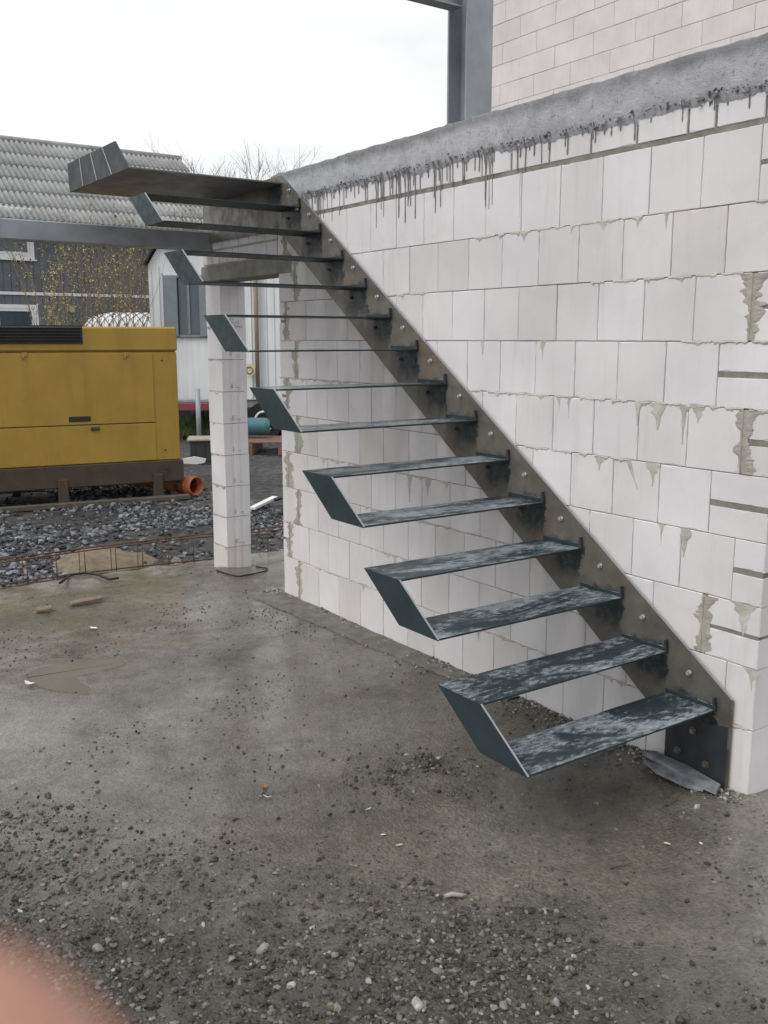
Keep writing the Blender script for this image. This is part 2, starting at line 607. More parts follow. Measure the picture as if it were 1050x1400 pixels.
def grid_sheet(name, x, y, zf, mat, tone=None, smooth=True):
    X, Y = np.meshgrid(x, y, indexing='ij')
    Z = zf(X, Y)
    nx, ny = X.shape
    v = np.stack([X, Y, Z], -1).reshape(-1, 3)
    i = np.arange(nx * ny).reshape(nx, ny)
    f = np.stack([i[:-1, :-1], i[1:, :-1], i[1:, 1:], i[:-1, 1:]], -1).reshape(-1, 4)
    c = None if tone is None else tone(X, Y).reshape(-1, 1).repeat(3, 1)
    return np_mesh(name, v, f, mat, smooth, c)


def slab_tone(x, y):
    u, d = frame(x, y)
    lf = loose(x, y)
    return 1.02 - .60 * lf + .35 * np.clip((u - 4.0 + .25 * fbm(x * 3, y * 3, 5, 3)) / .6, 0, 1) * (.6 + fbm(x * 7, y * 7, 9, 3))


# slab is laid out in the wall frame (u along the wall, d out of it)
uu = np.concatenate([np.linspace(-6, -2.8, 12), np.linspace(-2.7, 5.0, 430)])
dd = np.concatenate([np.linspace(-6, -.4, 14), np.linspace(-.3, 4.6, 280), np.linspace(4.9, 9, 12)])
UU, DD = np.meshgrid(uu, dd, indexing='ij')
edge = .07 * fbm(DD * 2.5, DD * 0, 61, 4)
UU2 = np.where(UU > 4.6, UU + edge * (UU - 4.6) / .4, UU)
XX = P0[0] + UU2 * U[0] + DD * N[0]; YY = P0[1] + UU2 * U[1] + DD * N[1]
ZZ = slab_h(XX, YY)
TT = slab_tone(XX, YY)
nu, nd = UU.shape
v = np.stack([XX, YY, ZZ], -1).reshape(-1, 3)
idx = np.arange(nu * nd).reshape(nu, nd)
f = np.stack([idx[:-1, :-1], idx[1:, :-1], idx[1:, 1:], idx[:-1, 1:]], -1).reshape(-1, 4)
sk = np.stack([XX[-1], YY[-1], np.full(nd, ZY - .2)], -1)          # broken front of the slab towards the yard
b = len(v); v = np.vstack([v, sk])
f = np.vstack([f, np.stack([idx[-1, :-1], np.arange(b, b + nd - 1), np.arange(b + 1, b + nd), idx[-1, 1:]], -1)])
t = np.concatenate([TT.reshape(-1), np.full(nd, 1.1)])
o = link('floor_slab', np_mesh('floor_slab', v, f, GROUND, True, t[:, None].repeat(3, 1)))
tag(o, kind='structure')


def yard_h(x, y):
    u, d = frame(x, y)
    h = ZY + .05 * fbm(x * .9, y * .9, 71, 4) + .02 * fbm(x * 6, y * 6, 75, 3)
    h = h + .10 * np.exp(-((u - 6.4) / .5) ** 2) * (.5 + vnoise(d * 1.2, d * 0, 4)) * (d > -1)
    far = np.clip((np.hypot(x, y) - 60) / 80, 0, 1)
    h = np.where(u < 4.7, -.6, h)
    return h * (1 - far) + far * -.5


xs = np.concatenate([[-900, -300, -100, -50, -25, -15], np.linspace(-10, 3, 170), [6, 10, 18, 30, 60, 120, 300, 900]])
ys = np.concatenate([[-900, -300, -100, -40, -15, -5, 0, 3], np.linspace(4, 20, 190), np.linspace(20.5, 40, 30), [50, 70, 100, 160, 300, 600, 1200]])
o = link('ground', grid_sheet('ground', xs, ys, yard_h, YARD))
tag(o, kind='structure')

# puddle
PUDM = Mat('muddy_water', .06, spec=.16)
PUDM.col(PUDM.ramp(PUDM.noise(6, 3, vec=PUDM.coord(space='World')), (.3, (.070, .052, .022)), (.7, (.092, .070, .036))))
pm = MB()
pc = pud_w.mean(0)
out = []
for i in range(len(pud_w)):
    a, b2 = pud_w[i], pud_w[(i + 1) % len(pud_w)]
    for k in range(5):
        q = a + (b2 - a) * k / 5
        q = q + rng.normal(0, .013, 2) if k else q
        out.append(q)
pm.add([(q[0], q[1], Z0 - .004) for q in out], [tuple(range(len(out)))])
o = pm.build('puddle', PUDM.m)
if o.data.polygons[0].normal.z < 0: o.data.flip_normals()
tag(o, kind='structure')

# ------------------------------------------------------------------ stones
PH = (1 + 5 ** .5) / 2
ICO_V = np.array([(-1, PH, 0), (1, PH, 0), (-1, -PH, 0), (1, -PH, 0), (0, -1, PH), (0, 1, PH), (0, -1, -PH), (0, 1, -PH), (PH, 0, -1), (PH, 0, 1), (-PH, 0, -1), (-PH, 0, 1)]) / math.sqrt(1 + PH * PH)
ICO_F = np.array([(0, 11, 5), (0, 5, 1), (0, 1, 7), (0, 7, 10), (0, 10, 11), (1, 5, 9), (5, 11, 4), (11, 10, 2), (10, 7, 6), (7, 1, 8), (3, 9, 4), (3, 4, 2), (3, 2, 6), (3, 6, 8), (3, 8, 9), (4, 9, 5), (2, 4, 11), (6, 2, 10), (8, 6, 7), (9, 8, 1)])


def stones(name, x, y, z, r, tone, mat, sink=.25, flat=.65):
    n = len(x)
    a = rng.uniform(0, 2 * np.pi, n)
    sc = np.stack([rng.uniform(.75, 1.35, n), rng.uniform(.6, 1.0, n), rng.uniform(flat * .7, flat * 1.3, n)], -1) * r[:, None]
    vv = ICO_V[None] * rng.uniform(.68, 1.25, (n, 12, 1)) * sc[:, None, :]
    tx = rng.normal(0, .3, n)
    yz = vv[..., 1] * np.cos(tx)[:, None] - vv[..., 2] * np.sin(tx)[:, None]
    zz = vv[..., 1] * np.sin(tx)[:, None] + vv[..., 2] * np.cos(tx)[:, None]
    X = vv[..., 0] * np.cos(a)[:, None] - yz * np.sin(a)[:, None] + x[:, None]
    Y = vv[..., 0] * np.sin(a)[:, None] + yz * np.cos(a)[:, None] + y[:, None]
    Z = zz + (z + r * flat * (1 - 2 * sink))[:, None]
    v = np.stack([X, Y, Z], -1).reshape(-1, 3)
    f = (ICO_F[None] + (np.arange(n) * 12)[:, None, None]).reshape(-1, 3)
    return np_mesh(name, v, f, mat, False, np.repeat(tone, 12, 0))


def tones(n, lo, hi, p=1.6, tint=(1, 1, 1.04)):
    t = lo + (hi - lo) * rng.uniform(0, 1, n) ** p
    return t[:, None] * np.array(tint)[None] * rng.uniform(.93, 1.07, (n, 3))


# loose gravel on the floor in the foreground
n = 150000
x = rng.uniform(-2.2, 1.9, n); y = rng.uniform(1.95, 4.0, n)
keep = rng.uniform(0, 1, n) < (loose(x, y) ** 1.3 * (.15 + 1.1 * vnoise(x * 2.2, y * 2.2, 12)) * (1 - .6 * np.clip((x - .2) / .5, 0, 1)) + .008)
x, y = x[keep], y[keep]
r = .0024 + .0100 * rng.uniform(0, 1, len(x)) ** 4.0 + .009 * rng.uniform(.4, 1, len(x)) * (rng.uniform(0, 1, len(x)) > .975)
tn = tones(len(x), .025, .20, 2.2, (1.06, 1.0, .86))
lite = rng.uniform(0, 1, len(x)) > .95
tn[lite] = tones(int(lite.sum()), .14, .40, 1.8, (1.02, 1, .94))
o = link('gravel', stones('gravel', x, y, slab_h(x, y), r, tn, STONE, .34))
tag(o, 'loose grey gravel and grit on the wet floor in the foreground', 'gravel', kind='stuff')

# crumbs and dark clods over the slab
n = 34000
u_ = rng.uniform(-.6, 4.6, n); d_ = np.abs(rng.normal(0, 1.3, n)) + .02
x = P0[0] + u_ * U[0] + d_ * N[0]; y = P0[1] + u_ * U[1] + d_ * N[1]
keep = (rng.uniform(0, 1, n) < .06 + .9 * np.clip((fbm(x * 1.7, y * 1.7, 91, 4, .6) - .02) * 3, 0, 1)) & (~in_poly(x, y, pud_w))
x, y = x[keep], y[keep]
o = link('crumbs', stones('crumbs', x, y, slab_h(x, y), .0016 + .0075 * rng.uniform(0, 1, len(x)) ** 6, tones(len(x), .025, .13, 1.5, (1.05, 1, .92)), STONE, .4))
tag(o, 'dark mortar crumbs and clods scattered over the concrete floor', 'crumbs', kind='stuff')
# light mortar crumbs along the wall foot
n = 2600
u_ = rng.uniform(-.15, 3.7, n); d_ = np.abs(rng.normal(.02, .07, n))
x = P0[0] + u_ * U[0] + d_ * N[0]; y = P0[1] + u_ * U[1] + d_ * N[1]
o = link('mortar_crumbs', stones('mortar_crumbs', x, y, slab_h(x, y), .003 + .011 * rng.uniform(0, 1, n) ** 3, tones(n, .07, .42, 1.6, (1.03, 1, .93)), STONE))
tag(o, 'pale mortar crumbs fallen along the foot of the block wall', 'crumbs', kind='stuff')

# crushed stone of the yard
n = 42000
u_ = 4.75 + 9.5 * rng.uniform(0, 1, n) ** 1.5; d_ = rng.uniform(-1.9, 4.8, n)
x = P0[0] + u_ * U[0] + d_ * N[0]; y = P0[1] + u_ * U[1] + d_ * N[1]
dens = .15 + .95 * (vnoise(x * .9 + 3, y * .9, 14) > .42)
keep = rng.uniform(0, 1, n) < dens
x, y, u_, d_ = x[keep], y[keep], u_[keep], d_[keep]
tn = tones(len(x), .03, .30, 2.4, (.93, .98, 1.10))
o = link('crushed_stone', stones('crushed_stone', x, y, yard_h(x, y), .010 + .026 * rng.uniform(0, 1, len(x)) ** 1.8, tn, STONE, .2, .7))
tag(o, 'dark blue-grey crushed stone covering the yard behind the slab', 'gravel', kind='stuff')

# single stones one can pick out
PICK = [  # pixel, radius, tone, label
    (136, 1291, .027, (.30, .30, .29), 'grey rounded stone lying nearest the blurred fingertip'),
    (221, 1291, .017, (.42, .41, .40), 'pale angular pebble right of the grey rounded stone near the fingertip'),
    (359, 1301, .025, (.33, .33, .32), 'flat pale grey stone, widest one in the lower centre gravel'),
    (287, 1328, .017, (.26, .28, .29), 'upright bluish grey stone below and left of the widest flat stone'),
    (397, 1357, .016, (.55, .55, .55), 'bright white pebble below the widest flat stone'),
    (278, 1264, .012, (.50, .52, .53), 'small bluish white pebble above the widest flat stone'),
    (171, 1215, .019, (.31, .28, .24), 'beige flat stone left of centre among the fine gravel'),
    (27, 1243, .012, (.60, .59, .57), 'small white pebble close to the left edge of the gravel'),
    (66, 1088, .019, (.06, .062, .064), 'dark pointed clod standing on the wet floor at the left'),
    (460, 1387, .022, (.40, .34, .25), 'tan stone at the bottom edge of the gravel, left of the big white one'),
    (572, 1386, .027, (.52, .52, .51), 'big white angular stone at the bottom edge of the gravel'),
    (428, 1267, .012, (.48, .49, .44), 'pale greenish pebble up right of the widest flat stone'),
    (597, 1336, .019, (.24, .24, .23), 'grey angular stone above the big white stone at the bottom'),
    (761, 1377, .018, (.40, .41, .42), 'pale grey stone at the bottom edge, right of the big white one'),
    (676, 1384, .016, (.38, .39, .40), 'pale pebble at the bottom between the big white stone and the grey one'),
    (105, 1168, .014, (.46, .33, .27), 'pinkish brown pebble on the left of the floor'),
    (437, 1075, .011, (.36, .24, .19), 'reddish pebble right of the torn leaf'),
    (17, 1071, .011, (.42, .41, .38), 'light pebble at the far left of the wet floor'),
]
for i, (px, py, rr, tone, lab) in enumerate(PICK):
    p = at_z(px, py, Z0)
    zz = float(slab_h(np.array([p[0]]), np.array([p[1]]))[0])
    # a rounder stone: icosahedron subdivided once
    vs = [Vector(q) for q in ICO_V]; fs = []; mid = {}
    def md(a, b):
        k = (min(a, b), max(a, b))
        if k not in mid:
            vs.append(((vs[a] + vs[b]) / 2).normalized()); mid[k] = len(vs) - 1
        return mid[k]
    for a, b3, c in ICO_F:
        ab, bc, ca = md(a, b3), md(b3, c), md(c, a)
        fs += [(a, ab, ca), (b3, bc, ab), (c, ca, bc), (ab, bc, ca)]
    sx, sy, sz = rr * random.uniform(.95, 1.2), rr * random.uniform(.7, .9), rr * random.uniform(.5, .7)
    cuts = [(Vector((random.uniform(-1, 1), random.uniform(-1, 1), random.uniform(-.3, 1))).normalized(), random.uniform(.42, .75)) for _ in range(8)]
    pts = []
    for q in vs:
        for cn, cd in cuts:
            e = q.dot(cn) - cd
            if e > 0: q = q - cn * e
        pts.append((q.x * sx * random.uniform(.96, 1.04), q.y * sy * random.uniform(.96, 1.04), q.z * sz))
    me = np_mesh('stone', np.array(pts), np.array(fs), STONE, False, np.tile(np.array(tone) * .72, (len(pts), 1)))
    o = link('stone', me, None, (p[0], p[1], zz + sz * .28), (random.uniform(-.2, .2), random.uniform(-.2, .2), random.uniform(0, 6.28)))
    tag(o, lab, 'stone', 'single stones lying on the floor')


def ground_at(px, py, dz=0.0):
    p = at_z(px, py, Z0)
    return (p[0], p[1], float(slab_h(np.array([p[0]]), np.array([p[1]]))[0]) + dz)


# ------------------------------------------------------------------ the block wall
wall = wall_frame('block_wall', 'long white aerated concrete block wall carrying the steel stair', 'wall')
TK = .24
ZC = [-.09, .247, .496, .743, .992, 1.241, 1.490, 1.739, 1.990, 2.241, 2.506]
UE, UF = -.15, 3.585
G = .0028
_cache = {}


def rough_block(w, h, t, c):                 # block with a worn, slightly chipped front arris
    pts = []
    for (x0, z0, x1, z1, k) in ((-w / 2, -h / 2, w / 2, -h / 2, 7), (w / 2, -h / 2, w / 2, h / 2, 7), (w / 2, h / 2, -w / 2, h / 2, 7), (-w / 2, h / 2, -w / 2, -h / 2, 7)):
        for i in range(k):
            a = (i + (random.uniform(-.3, .3) if i else 0)) / k
            pts.append((x0 + (x1 - x0) * a, z0 + (z1 - z0) * a))
    n = len(pts); vs = []
    for (x, z) in pts: vs.append((x, -t, z))
    for (x, z) in pts: vs.append((x, -c * random.uniform(.8, 2), z))
    for (x, z) in pts:
        e = c * random.uniform(.5, 1.5) + (random.uniform(.003, .008) if random.random() < .07 else 0)
        vs.append((x - math.copysign(min(e, abs(x)), x) * (abs(x) > w / 2 - 1e-6), 0, z - math.copysign(min(e, abs(z)), z) * (abs(z) > h / 2 - 1e-6)))
    fs = [tuple(range(n))[::-1] if False else tuple(range(n))]
    for r in (0, 1):
        for i in range(n):
            j = (i + 1) % n
            fs.append((r * n + i, (r + 1) * n + i, (r + 1) * n + j, r * n + j))
    fs.append(tuple(2 * n + i for i in range(n))[::-1])
    return vs, fs


def block(parent, u0, u1, z0, z1, mat=BLOCK, thick=TK, jit=.0015, cham=.0022, name='block', gap=G):
    w, h = round(u1 - u0 - gap, 3), round(z1 - z0 - gap, 3)
    var = random.randrange(6)
    k = (w, h, var, mat.name, thick, cham)
    if k not in _cache:
        m = MB().add(*rough_block(w, h, thick, cham))
        _cache[k] = m.mesh('block', mat)
    o = link(name, _cache[k], parent, ((u0 + u1) / 2, random.uniform(-jit, jit), (z0 + z1) / 2), (random.uniform(-.002, .002), 0, random.uniform(-.003, .003)))
    return o


MB().box((UE + .006, -TK + .008, ZC[0]), (UF - .006, -.007, 2.66)).build('mortar_core', MORTAR_D, wall)
A0, B0 = -.0165, .1085
thick_v = []      # (u, z0, z1) wide mortar filled joints
for i in range(10):
    z0, z1 = ZC[i], ZC[i + 1]
    A = i in (1, 3, 5, 7, 9)
    first = A0 if A else B0
    hs = []
    # corner end towards the camera
    if i in (2, 3, 4, 5, 6, 7, 9):
        zm = (z0 + z1) / 2; sl_ = .010 if i in (3, 4, 5, 6) else .006
        jv = .018 if i in (2, 5, 7) else 0
        block(wall, UE, first - jv, z0, zm - sl_); block(wall, UE, first - jv, zm + sl_, z1)
        m = MB(); m.box((UE + .004, -.004, zm - sl_ - .001), (first, -.0022, zm + sl_ + .001)); m.build('slot_mortar', MORTAR_D, wall)
        if jv: thick_v.append((first - .008, z0, z1))
        b0 = first + (.004 if jv else 0)
    else:
        block(wall, UE, first, z0, z1); b0 = first
    # stretchers
    last = 3.4835 if A else 3.3585
    u = b0; k = 0
    while u < last - .05:
        nxt = min(first + .25 * (k + 1), last)
        block(wall, u, nxt, z0, z1); u = nxt; k += 1
    # toothed far end
    zm = (z0 + z1) / 2
    if i in (0, 2, 4, 6, 8): thick_v.append((last + .006, z0, z1))
    else: thick_v.append((last + .008, z0, z1))
    e0 = last + .016
    if i in (1, 5, 7):
        block(wall, e0, UF, z0, zm - .008); block(wall, e0, UF, zm + .008, z1)
    else: block(wall, e0, UF, z0, z1)

# slim top course between two mortar beds
u = UE
while u < UF - .03:
    w = random.choice((.125, .18, .25, .25, .21))
    e = min(u + w, UF)
    if UF - e < .08: e = UF
    block(wall, u + .004, e - .005, 2.525, 2.652); u = e
# thick grey bed below it, slightly uneven
m = MB(); us = np.arange(UE + .003, UF, .02)
for a, b in zip(us[:-1], us[1:]):
    pass
zt = [2.5255 + .003 * random.random() for _ in us]; zb = [2.5055 - .004 * random.random() for _ in us]
vs = [(a, -.0035, z) for a, z in zip(us, zb)] + [(a, -.0035, z) for a, z in zip(us, zt)]
nn = len(us)
m.add(vs, [(i + 1, i, nn + i, nn + i + 1) for i in range(nn - 1)])
m.build('mortar_bed', MORTAR_D, wall)


# ragged mortar patches over the wide upright joints
def ragged_strip(m, u, z0, z1, w, d=.004, step=.008, groove=True):
    n = max(6, round((z1 - z0) / step)) + 1
    zs = np.linspace(z0, z1, n); sd_ = random.random() * 90
    def edge(k):
        e = .35 + 1.0 * (fbm(zs * 16 + sd_, zs * 0 + k, 7, 4, .75) + .25)
        return np.clip(e, .22, 1.25) * w
    L, Rr = u - edge(1.5), u + edge(8.5)
    vs = []
    for i in range(n):
        vs += [(L[i], .0003, zs[i]), (L[i] * .5 + u * .5, d * random.uniform(.4, 1), zs[i]), (u - .007, d * .6, zs[i]), (u - .005, -.0015, zs[i]), (u + .005, -.0015, zs[i]), (u + .007, d * .6, zs[i]), (Rr[i] * .5 + u * .5, d * random.uniform(.4, 1), zs[i]), (Rr[i], .0003, zs[i])]
    fs = []
    for i in range(n - 1):
        for k in range(7):
            fs.append((i * 8 + k + 1, i * 8 + k, (i + 1) * 8 + k, (i + 1) * 8 + k + 1))
    m.add(vs, fs)


for (u, z0, z1) in thick_v:
    m = MB(); ragged_strip(m, u, z0 + .004, z1 - .004, (.056 if u < 1 else .062))
    m.build('joint_mortar', MORTAR, wall)

# squeezed-out beads with runs below the bed joints
for i in range(1, 10):
    z = ZC[i]
    m = MB()
    u = UE + .02
    vs, fs = [], []
    while u < UF - .02:
        act = float(vnoise(np.array([u * 2.1 + i * 7.7]), np.array([i * 3.1]), 5)[0])
        L = random.uniform(.03, .16)
        if act > .56:
            k = max(3, int(L / .008)); run = random.random()
            peak = random.randrange(k + 1)
            deep = random.uniform(.012, .05) if run < .45 else (random.uniform(.06, .15) if run > .92 else .010)
            b = len(vs)
            for j in range(k + 1):
                h = .002 + .008 * random.random() + deep * math.exp(-abs(j - peak) / random.uniform(.7, 1.6))
                if j in (0, k): h = .002
                uj = u + L * j / k
                vs += [(uj, .0004, z + .0035), (uj, .0030, z - h * .3), (uj, .0008, z - h)]
            for j in range(k):
                q = b + j * 3
                fs += [(q + 3, q, q + 1, q + 4), (q + 4, q + 1, q + 2, q + 5)]
        u += L + random.uniform(0, .05)
    fs = [f[::-1] for f in fs]
    m.add(vs, fs)
    m.build('mortar_bead', SMEAR, wall)

# single long smears seen beside the stair: pixel position, width, length
for (px, py, w, L, lean) in [(742, 478, .02, .09, 0), (765, 548, .018, .08, 0), (778, 552, .02, .10, 0), (900, 560, .045, .11, 0), (935, 557, .018, .16, 0), (955, 560, .05, .07, 0), (858, 640, .014, .12, .06), (893, 640, .035, .10, 0), (820, 632, .03, .07, 0), (936, 728, .03, .12, 0), (904, 738, .022, .09, 0), (826, 306, .05, .04, 0), (712, 208, .006, .2, 0), (912, 280, .012, .06, 0), (660, 470, .012, .07, 0), (560, 640, .02, .16, 0), (585, 650, .03, .10, 0), (540, 760, .012, .14, 0), (500, 640, .014, .1, 0), (1018, 830, .05, .13, 0), (1030, 905, .04, .09, 0)]:
    u, z = wf(px, py)
    z = min(ZC[1:], key=lambda q: abs(q - z)) + .002
    m = MB(); k = 16; vs, fs = [], []
    pw = random.uniform(1.2, 2.6); sd_ = random.random() * 50
    for j in range(k + 1):
        t = j / k
        wl = w * (1 - t) ** pw * (.55 + 1.1 * float(vnoise(np.array([t * 7 + sd_]), np.array([1.]), 2)[0])) + .0018
        wr_ = w * (1 - t) ** pw * (.55 + 1.1 * float(vnoise(np.array([t * 7 + sd_]), np.array([9.]), 2)[0])) + .0018
        c = u - lean * t + .004 * (float(vnoise(np.array([t * 5 + sd_]), np.array([4.]), 2)[0]) - .5)
        vs += [(c - wl, .0004, z - L * t), (c, .0022, z - L * t), (c + wr_, .0004, z - L * t)]
    for j in range(k):
        q = j * 3
        fs += [(q, q + 1, q + 4, q + 3), (q + 1, q + 2, q + 5, q + 4)]
    fs = [f[::-1] for f in fs]
    m.add(vs, fs).build('mortar_smear', SMEAR, wall)

# ------------------------------------------------------------------ ring beam with cement runs
ring = wall_frame('ring_beam', 'rough grey cast concrete ring beam along the top of the block wall', 'beam')
us = np.arange(UE - .02, UF + .06, .007)
prof = [(-.0, -.03), (.008, -.008), (.014, .004), (.017, .02), (.018, .05), (.018, .09), (.017, .13), (.013, .152), (.004, .159), (-.12, .162), (-.26, .161)]
NP = len(prof)
vs = []
for i, u in enumerate(us):
    rag = .016 * float(fbm(np.array([u * 9]), np.array([1.0]), 33, 4)[0])
    low = .012 + .03 * max(0, float(fbm(np.array([u * 14]), np.array([7.0]), 37, 3, .7)[0]))
    for j, (d, z) in enumerate(prof):
        nzv = float(fbm(np.array([u * 12 + j * .7]), np.array([z * 40.0]), 39, 4, .6)[0])
        zz = 2.652 + z + rag * (.5 if j > 6 else 1)
        if j < 4: zz -= low * (4 - j) / 4
        if j == 0: zz = max(zz, 2.60)
        nz2 = float(fbm(np.array([u * 70 + j * 2.7]), np.array([j * 3.3]), 49, 2, .6)[0])
        dd_ = d + (.006 * nzv + .006 * nz2 if j < 8 else 0)
        if j == 0: dd_ = -.004
        vs.append((u, dd_, zz + (.005 * nzv)))
fs = []
for i in range(len(us) - 1):
    for j in range(NP - 1):
        fs.append((i * NP + j, (i + 1) * NP + j, (i + 1) * NP + j + 1, i * NP + j + 1)[::-1])
e = len(us) - 1
fs += [tuple(range(NP)), tuple(e * NP + j for j in range(NP))[::-1]]
fs = [f[::-1] for f in fs]
MB().add(vs, fs, True).build('concrete_body', RING, ring)
# lumps hanging on the lower edge
n = 380
uu_ = rng.uniform(UE, UF, n)
lump = stones('lumps', uu_, .008 + .016 * rng.uniform(0, 1, n), 2.642 + rng.normal(0, .010, n), .003 + .007 * rng.uniform(0, 1, n) ** 2, tones(n, .10, .45, 1.3), STONE, .5, .9)
tag(link('concrete_lumps', lump, ring), kind='stuff')
m = MB()
u = UE + .02
while u < UF - .03:
    c = .5 + .5 * math.tanh((u - 1.1) * 2.2)
    L = .025 + random.expovariate(1 / (.035 + .04 * c))
    if random.random() < .06: L += .10
    L = min(L, .28)
    w = random.uniform(.0022, .0058)
    z = 2.648
    k = 6; vs, fs = [], []
    wob = random.uniform(-.004, .004)
    for j in range(k + 1):
        t = j / k
        ww = w * (1.25 - .75 * t) + (.002 if j == k - 1 else 0)
        zz = z - L * t; d0 = .014 * max(0, 1 - t * 3) + .0012
        cu = u + wob * t
        vs += [(cu - ww, d0, zz), (cu, d0 + .0035, zz), (cu + ww, d0, zz)]
    for j in range(k):
        q = j * 3
        fs += [(q + 3, q + 4, q + 1, q), (q + 4, q + 5, q + 2, q + 1)]
    m.add(vs, fs)
    u += (.3 + .7 * random.expovariate(1)) * (.052 - .034 * c) + .003
tag(m.build('cement_runs', SLURRY, ring), kind='stuff')

# ------------------------------------------------------------------ pillar and lintel behind the wall end
pil = wall_frame('block_pillar', 'slim white block pillar beside the doorway, grip pockets on its end face', 'pillar')
PU0, PU1, PT = 4.50, 4.75, .205
MB().box((PU0 + .03, -PT + .006, -.14), (PU1 - .006, -.006, 2.17)).build('mortar_core', MORTAR_D, pil)
zc = [-.14, .135, .375, .618, .862, 1.106, 1.350, 1.594, 1.838, 2.17]
for z0, z1 in zip(zc[:-1], zc[1:]):
    h = z1 - z0 - .004
    # end face with two upright grooves and a grip pocket: plan outline with recesses
    pl = [(PU1, -PT), (PU1, 0), (PU0, 0), (PU0, -.055), (PU0 + .006, -.060), (PU0 + .006, -.082), (PU0, -.088), (PU0, -.118), (PU0 + .006, -.123), (PU0 + .006, -.146), (PU0, -.151), (PU0, -PT)]
    m = MB().prism(pl, z0 + .002, z1 - .002, axis=2)
    o = m.build('block', BLOCK, pil, (random.uniform(-.003, .003), random.uniform(-.003, .003), 0))
    if z0 > -.1:
        MB().box((PU0 - .0012, -.150, z0 + .030), (PU0 + .004, -.075, z0 + .034)).build('pocket_edge', SMEAR, pil)
        MB().box((PU0 - .0012, -.080, z0 + .030), (PU0 + .004, -.076, z0 + .058)).build('pocket_edge', SMEAR, pil)
        MB().box((PU0 - .0012, -.110, z0 + .057), (PU0 + .004, -.076, z0 + .060)).build('pocket_edge', SMEAR, pil)
        m = MB(); kk = 8; vs, fs = [], []
        for j in range(kk + 1):
            q = PU0 + .01 + (PU1 - PU0 - .02) * j / kk
            vs += [(q, .0015, z0 + .004), (q, .0025, z0 - .003 - .022 * random.random() ** 3)]
        for j in range(kk): fs.append((2 * j, 2 * j + 2, 2 * j + 3, 2 * j + 1)[::-1])
        m.add(vs, fs).build('mortar_bead', MORTAR, pil)
lin = wall_frame('lintel', 'dark grey concrete lintel over the doorway between wall and pillar', 'lintel')
MB().cbox((UF - .18, -.215, 2.176), (PU1 + .06, .006, 2.292), .006).build('concrete_body', LINTEL, lin)
over = wall_frame('lintel_blocks', 'two low courses of cut blocks on top of the doorway lintel', 'wall')
MB().box((UF + .02, -.20, 2.293), (PU1 + .02, -.004, 2.502)).build('mortar_core', MORTAR, over)
for z0, z1 in ((2.300, 2.395), (2.405, 2.50)):
    u = UF + .016
    while u < PU1 + .02:
        e = min(u + random.uniform(.09, .19), PU1 + .035)
        block(over, u, e - .005, z0, z1, thick=.21, gap=.004); u = e

# ------------------------------------------------------------------ the steel stair
GO, RI, H1, LT, TD = .249, .175, .294, 1.016, .247
stair = wall_frame('steel_stair', 'cantilevered steel stair with looped plate treads bolted to the block wall', 'stairs')
OFF = .012                                   # back of the stringer plate off the wall
TP = .012
F0 = OFF + TP                                # front face of the stringer
H15 = H1 + 14 * RI
poly = [(-.068, -.03), (.238, -.03), (.238, .150), (3.43, 2.385), (3.60, 2.452), (4.70, 2.455), (4.70, 2.790), (3.475, 2.790), (-.068, .352)]
m = MB().prism(poly, OFF, F0, axis=1)
m.build('stringer', STRINGER, stair)
# bright upper edge of the plate
m = MB()
m.prism([(-.066, .354), (3.473, 2.792), (3.4745, 2.7905), (-.0645, .3525)], OFF + .001, F0 - .001, axis=1)
m.build('upper_edge', EDGE, stair)
# dark painted foot plate
m = MB().prism([(-.060, -.028), (.236, -.028), (.236, .235), (.15, .238), (.02, .225), (-.060, .24)], F0, F0 + .0012, axis=1)
m.build('painted_foot', PRIMER, stair)
PT8 = .008


for k in range(14):
    u, z = k * GO, H1 + k * RI
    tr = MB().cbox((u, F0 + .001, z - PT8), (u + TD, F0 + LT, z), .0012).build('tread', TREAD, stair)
    # welded fixing lip along the inner end and the upturned tab at the front
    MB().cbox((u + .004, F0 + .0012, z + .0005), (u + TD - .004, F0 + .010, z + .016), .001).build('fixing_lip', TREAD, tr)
    MB().prism([(u - .006, z - .004), (u + .006, z - .004), (u + .010, z + .048), (u + .001, z + .050)], F0 + .0014, F0 + .016, axis=1).build('tab', PRIMER, tr)
for h in range(7):
    u0, z0 = 2 * h * GO, H1 + 2 * h * RI
    y0, y1 = F0 + LT + .0006, F0 + LT + .0006 + PT8
    pl = [(u0, z0 - PT8), (u0 + TD, z0 - PT8), (u0 + GO + TD, z0 + RI), (u0 + GO, z0 + RI)]
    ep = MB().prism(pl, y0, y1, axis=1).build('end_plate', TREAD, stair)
    t = .0018
    MB().prism([(u0 - .0006, z0 - PT8 + .004), (u0 + GO - .0006, z0 + RI), (u0 + GO - t, z0 + RI + .0008), (u0 - t, z0 - PT8 + .0048)], y0 + .0006, y1 + .0004, axis=1).build('edge_highlight', EDGE, ep)  # pale strip painting the sky highlight along the plate's front edge
# bolts
for k in range(14):
    for (du, dz, r) in ((.135, .115, .0085), (.165, -.055, .007)):
        u, z = k * GO + du, H1 + k * RI + dz
        if u < .14 and dz < 0: continue
        m = MB().tube([(0, 0, 0), (0, .006, 0)], r * 1.35, 12)
        m.tube([(0, .006, 0), (0, .016, 0)], r, 6, smooth=False)
        m.build('bolt', BOLT if dz > 0 else STRINGER, stair, (u, F0 + .001, z))
for (u, z) in ((.03, .05), (.17, .06), (.10, .17)):
    MB().tube([(0, 0, 0), (0, .005, 0)], .016, 12).tube([(0, .005, 0), (0, .014, 0)], .011, 6, smooth=False).build('bolt', STRINGER, stair, (u, F0 + .0015, z))
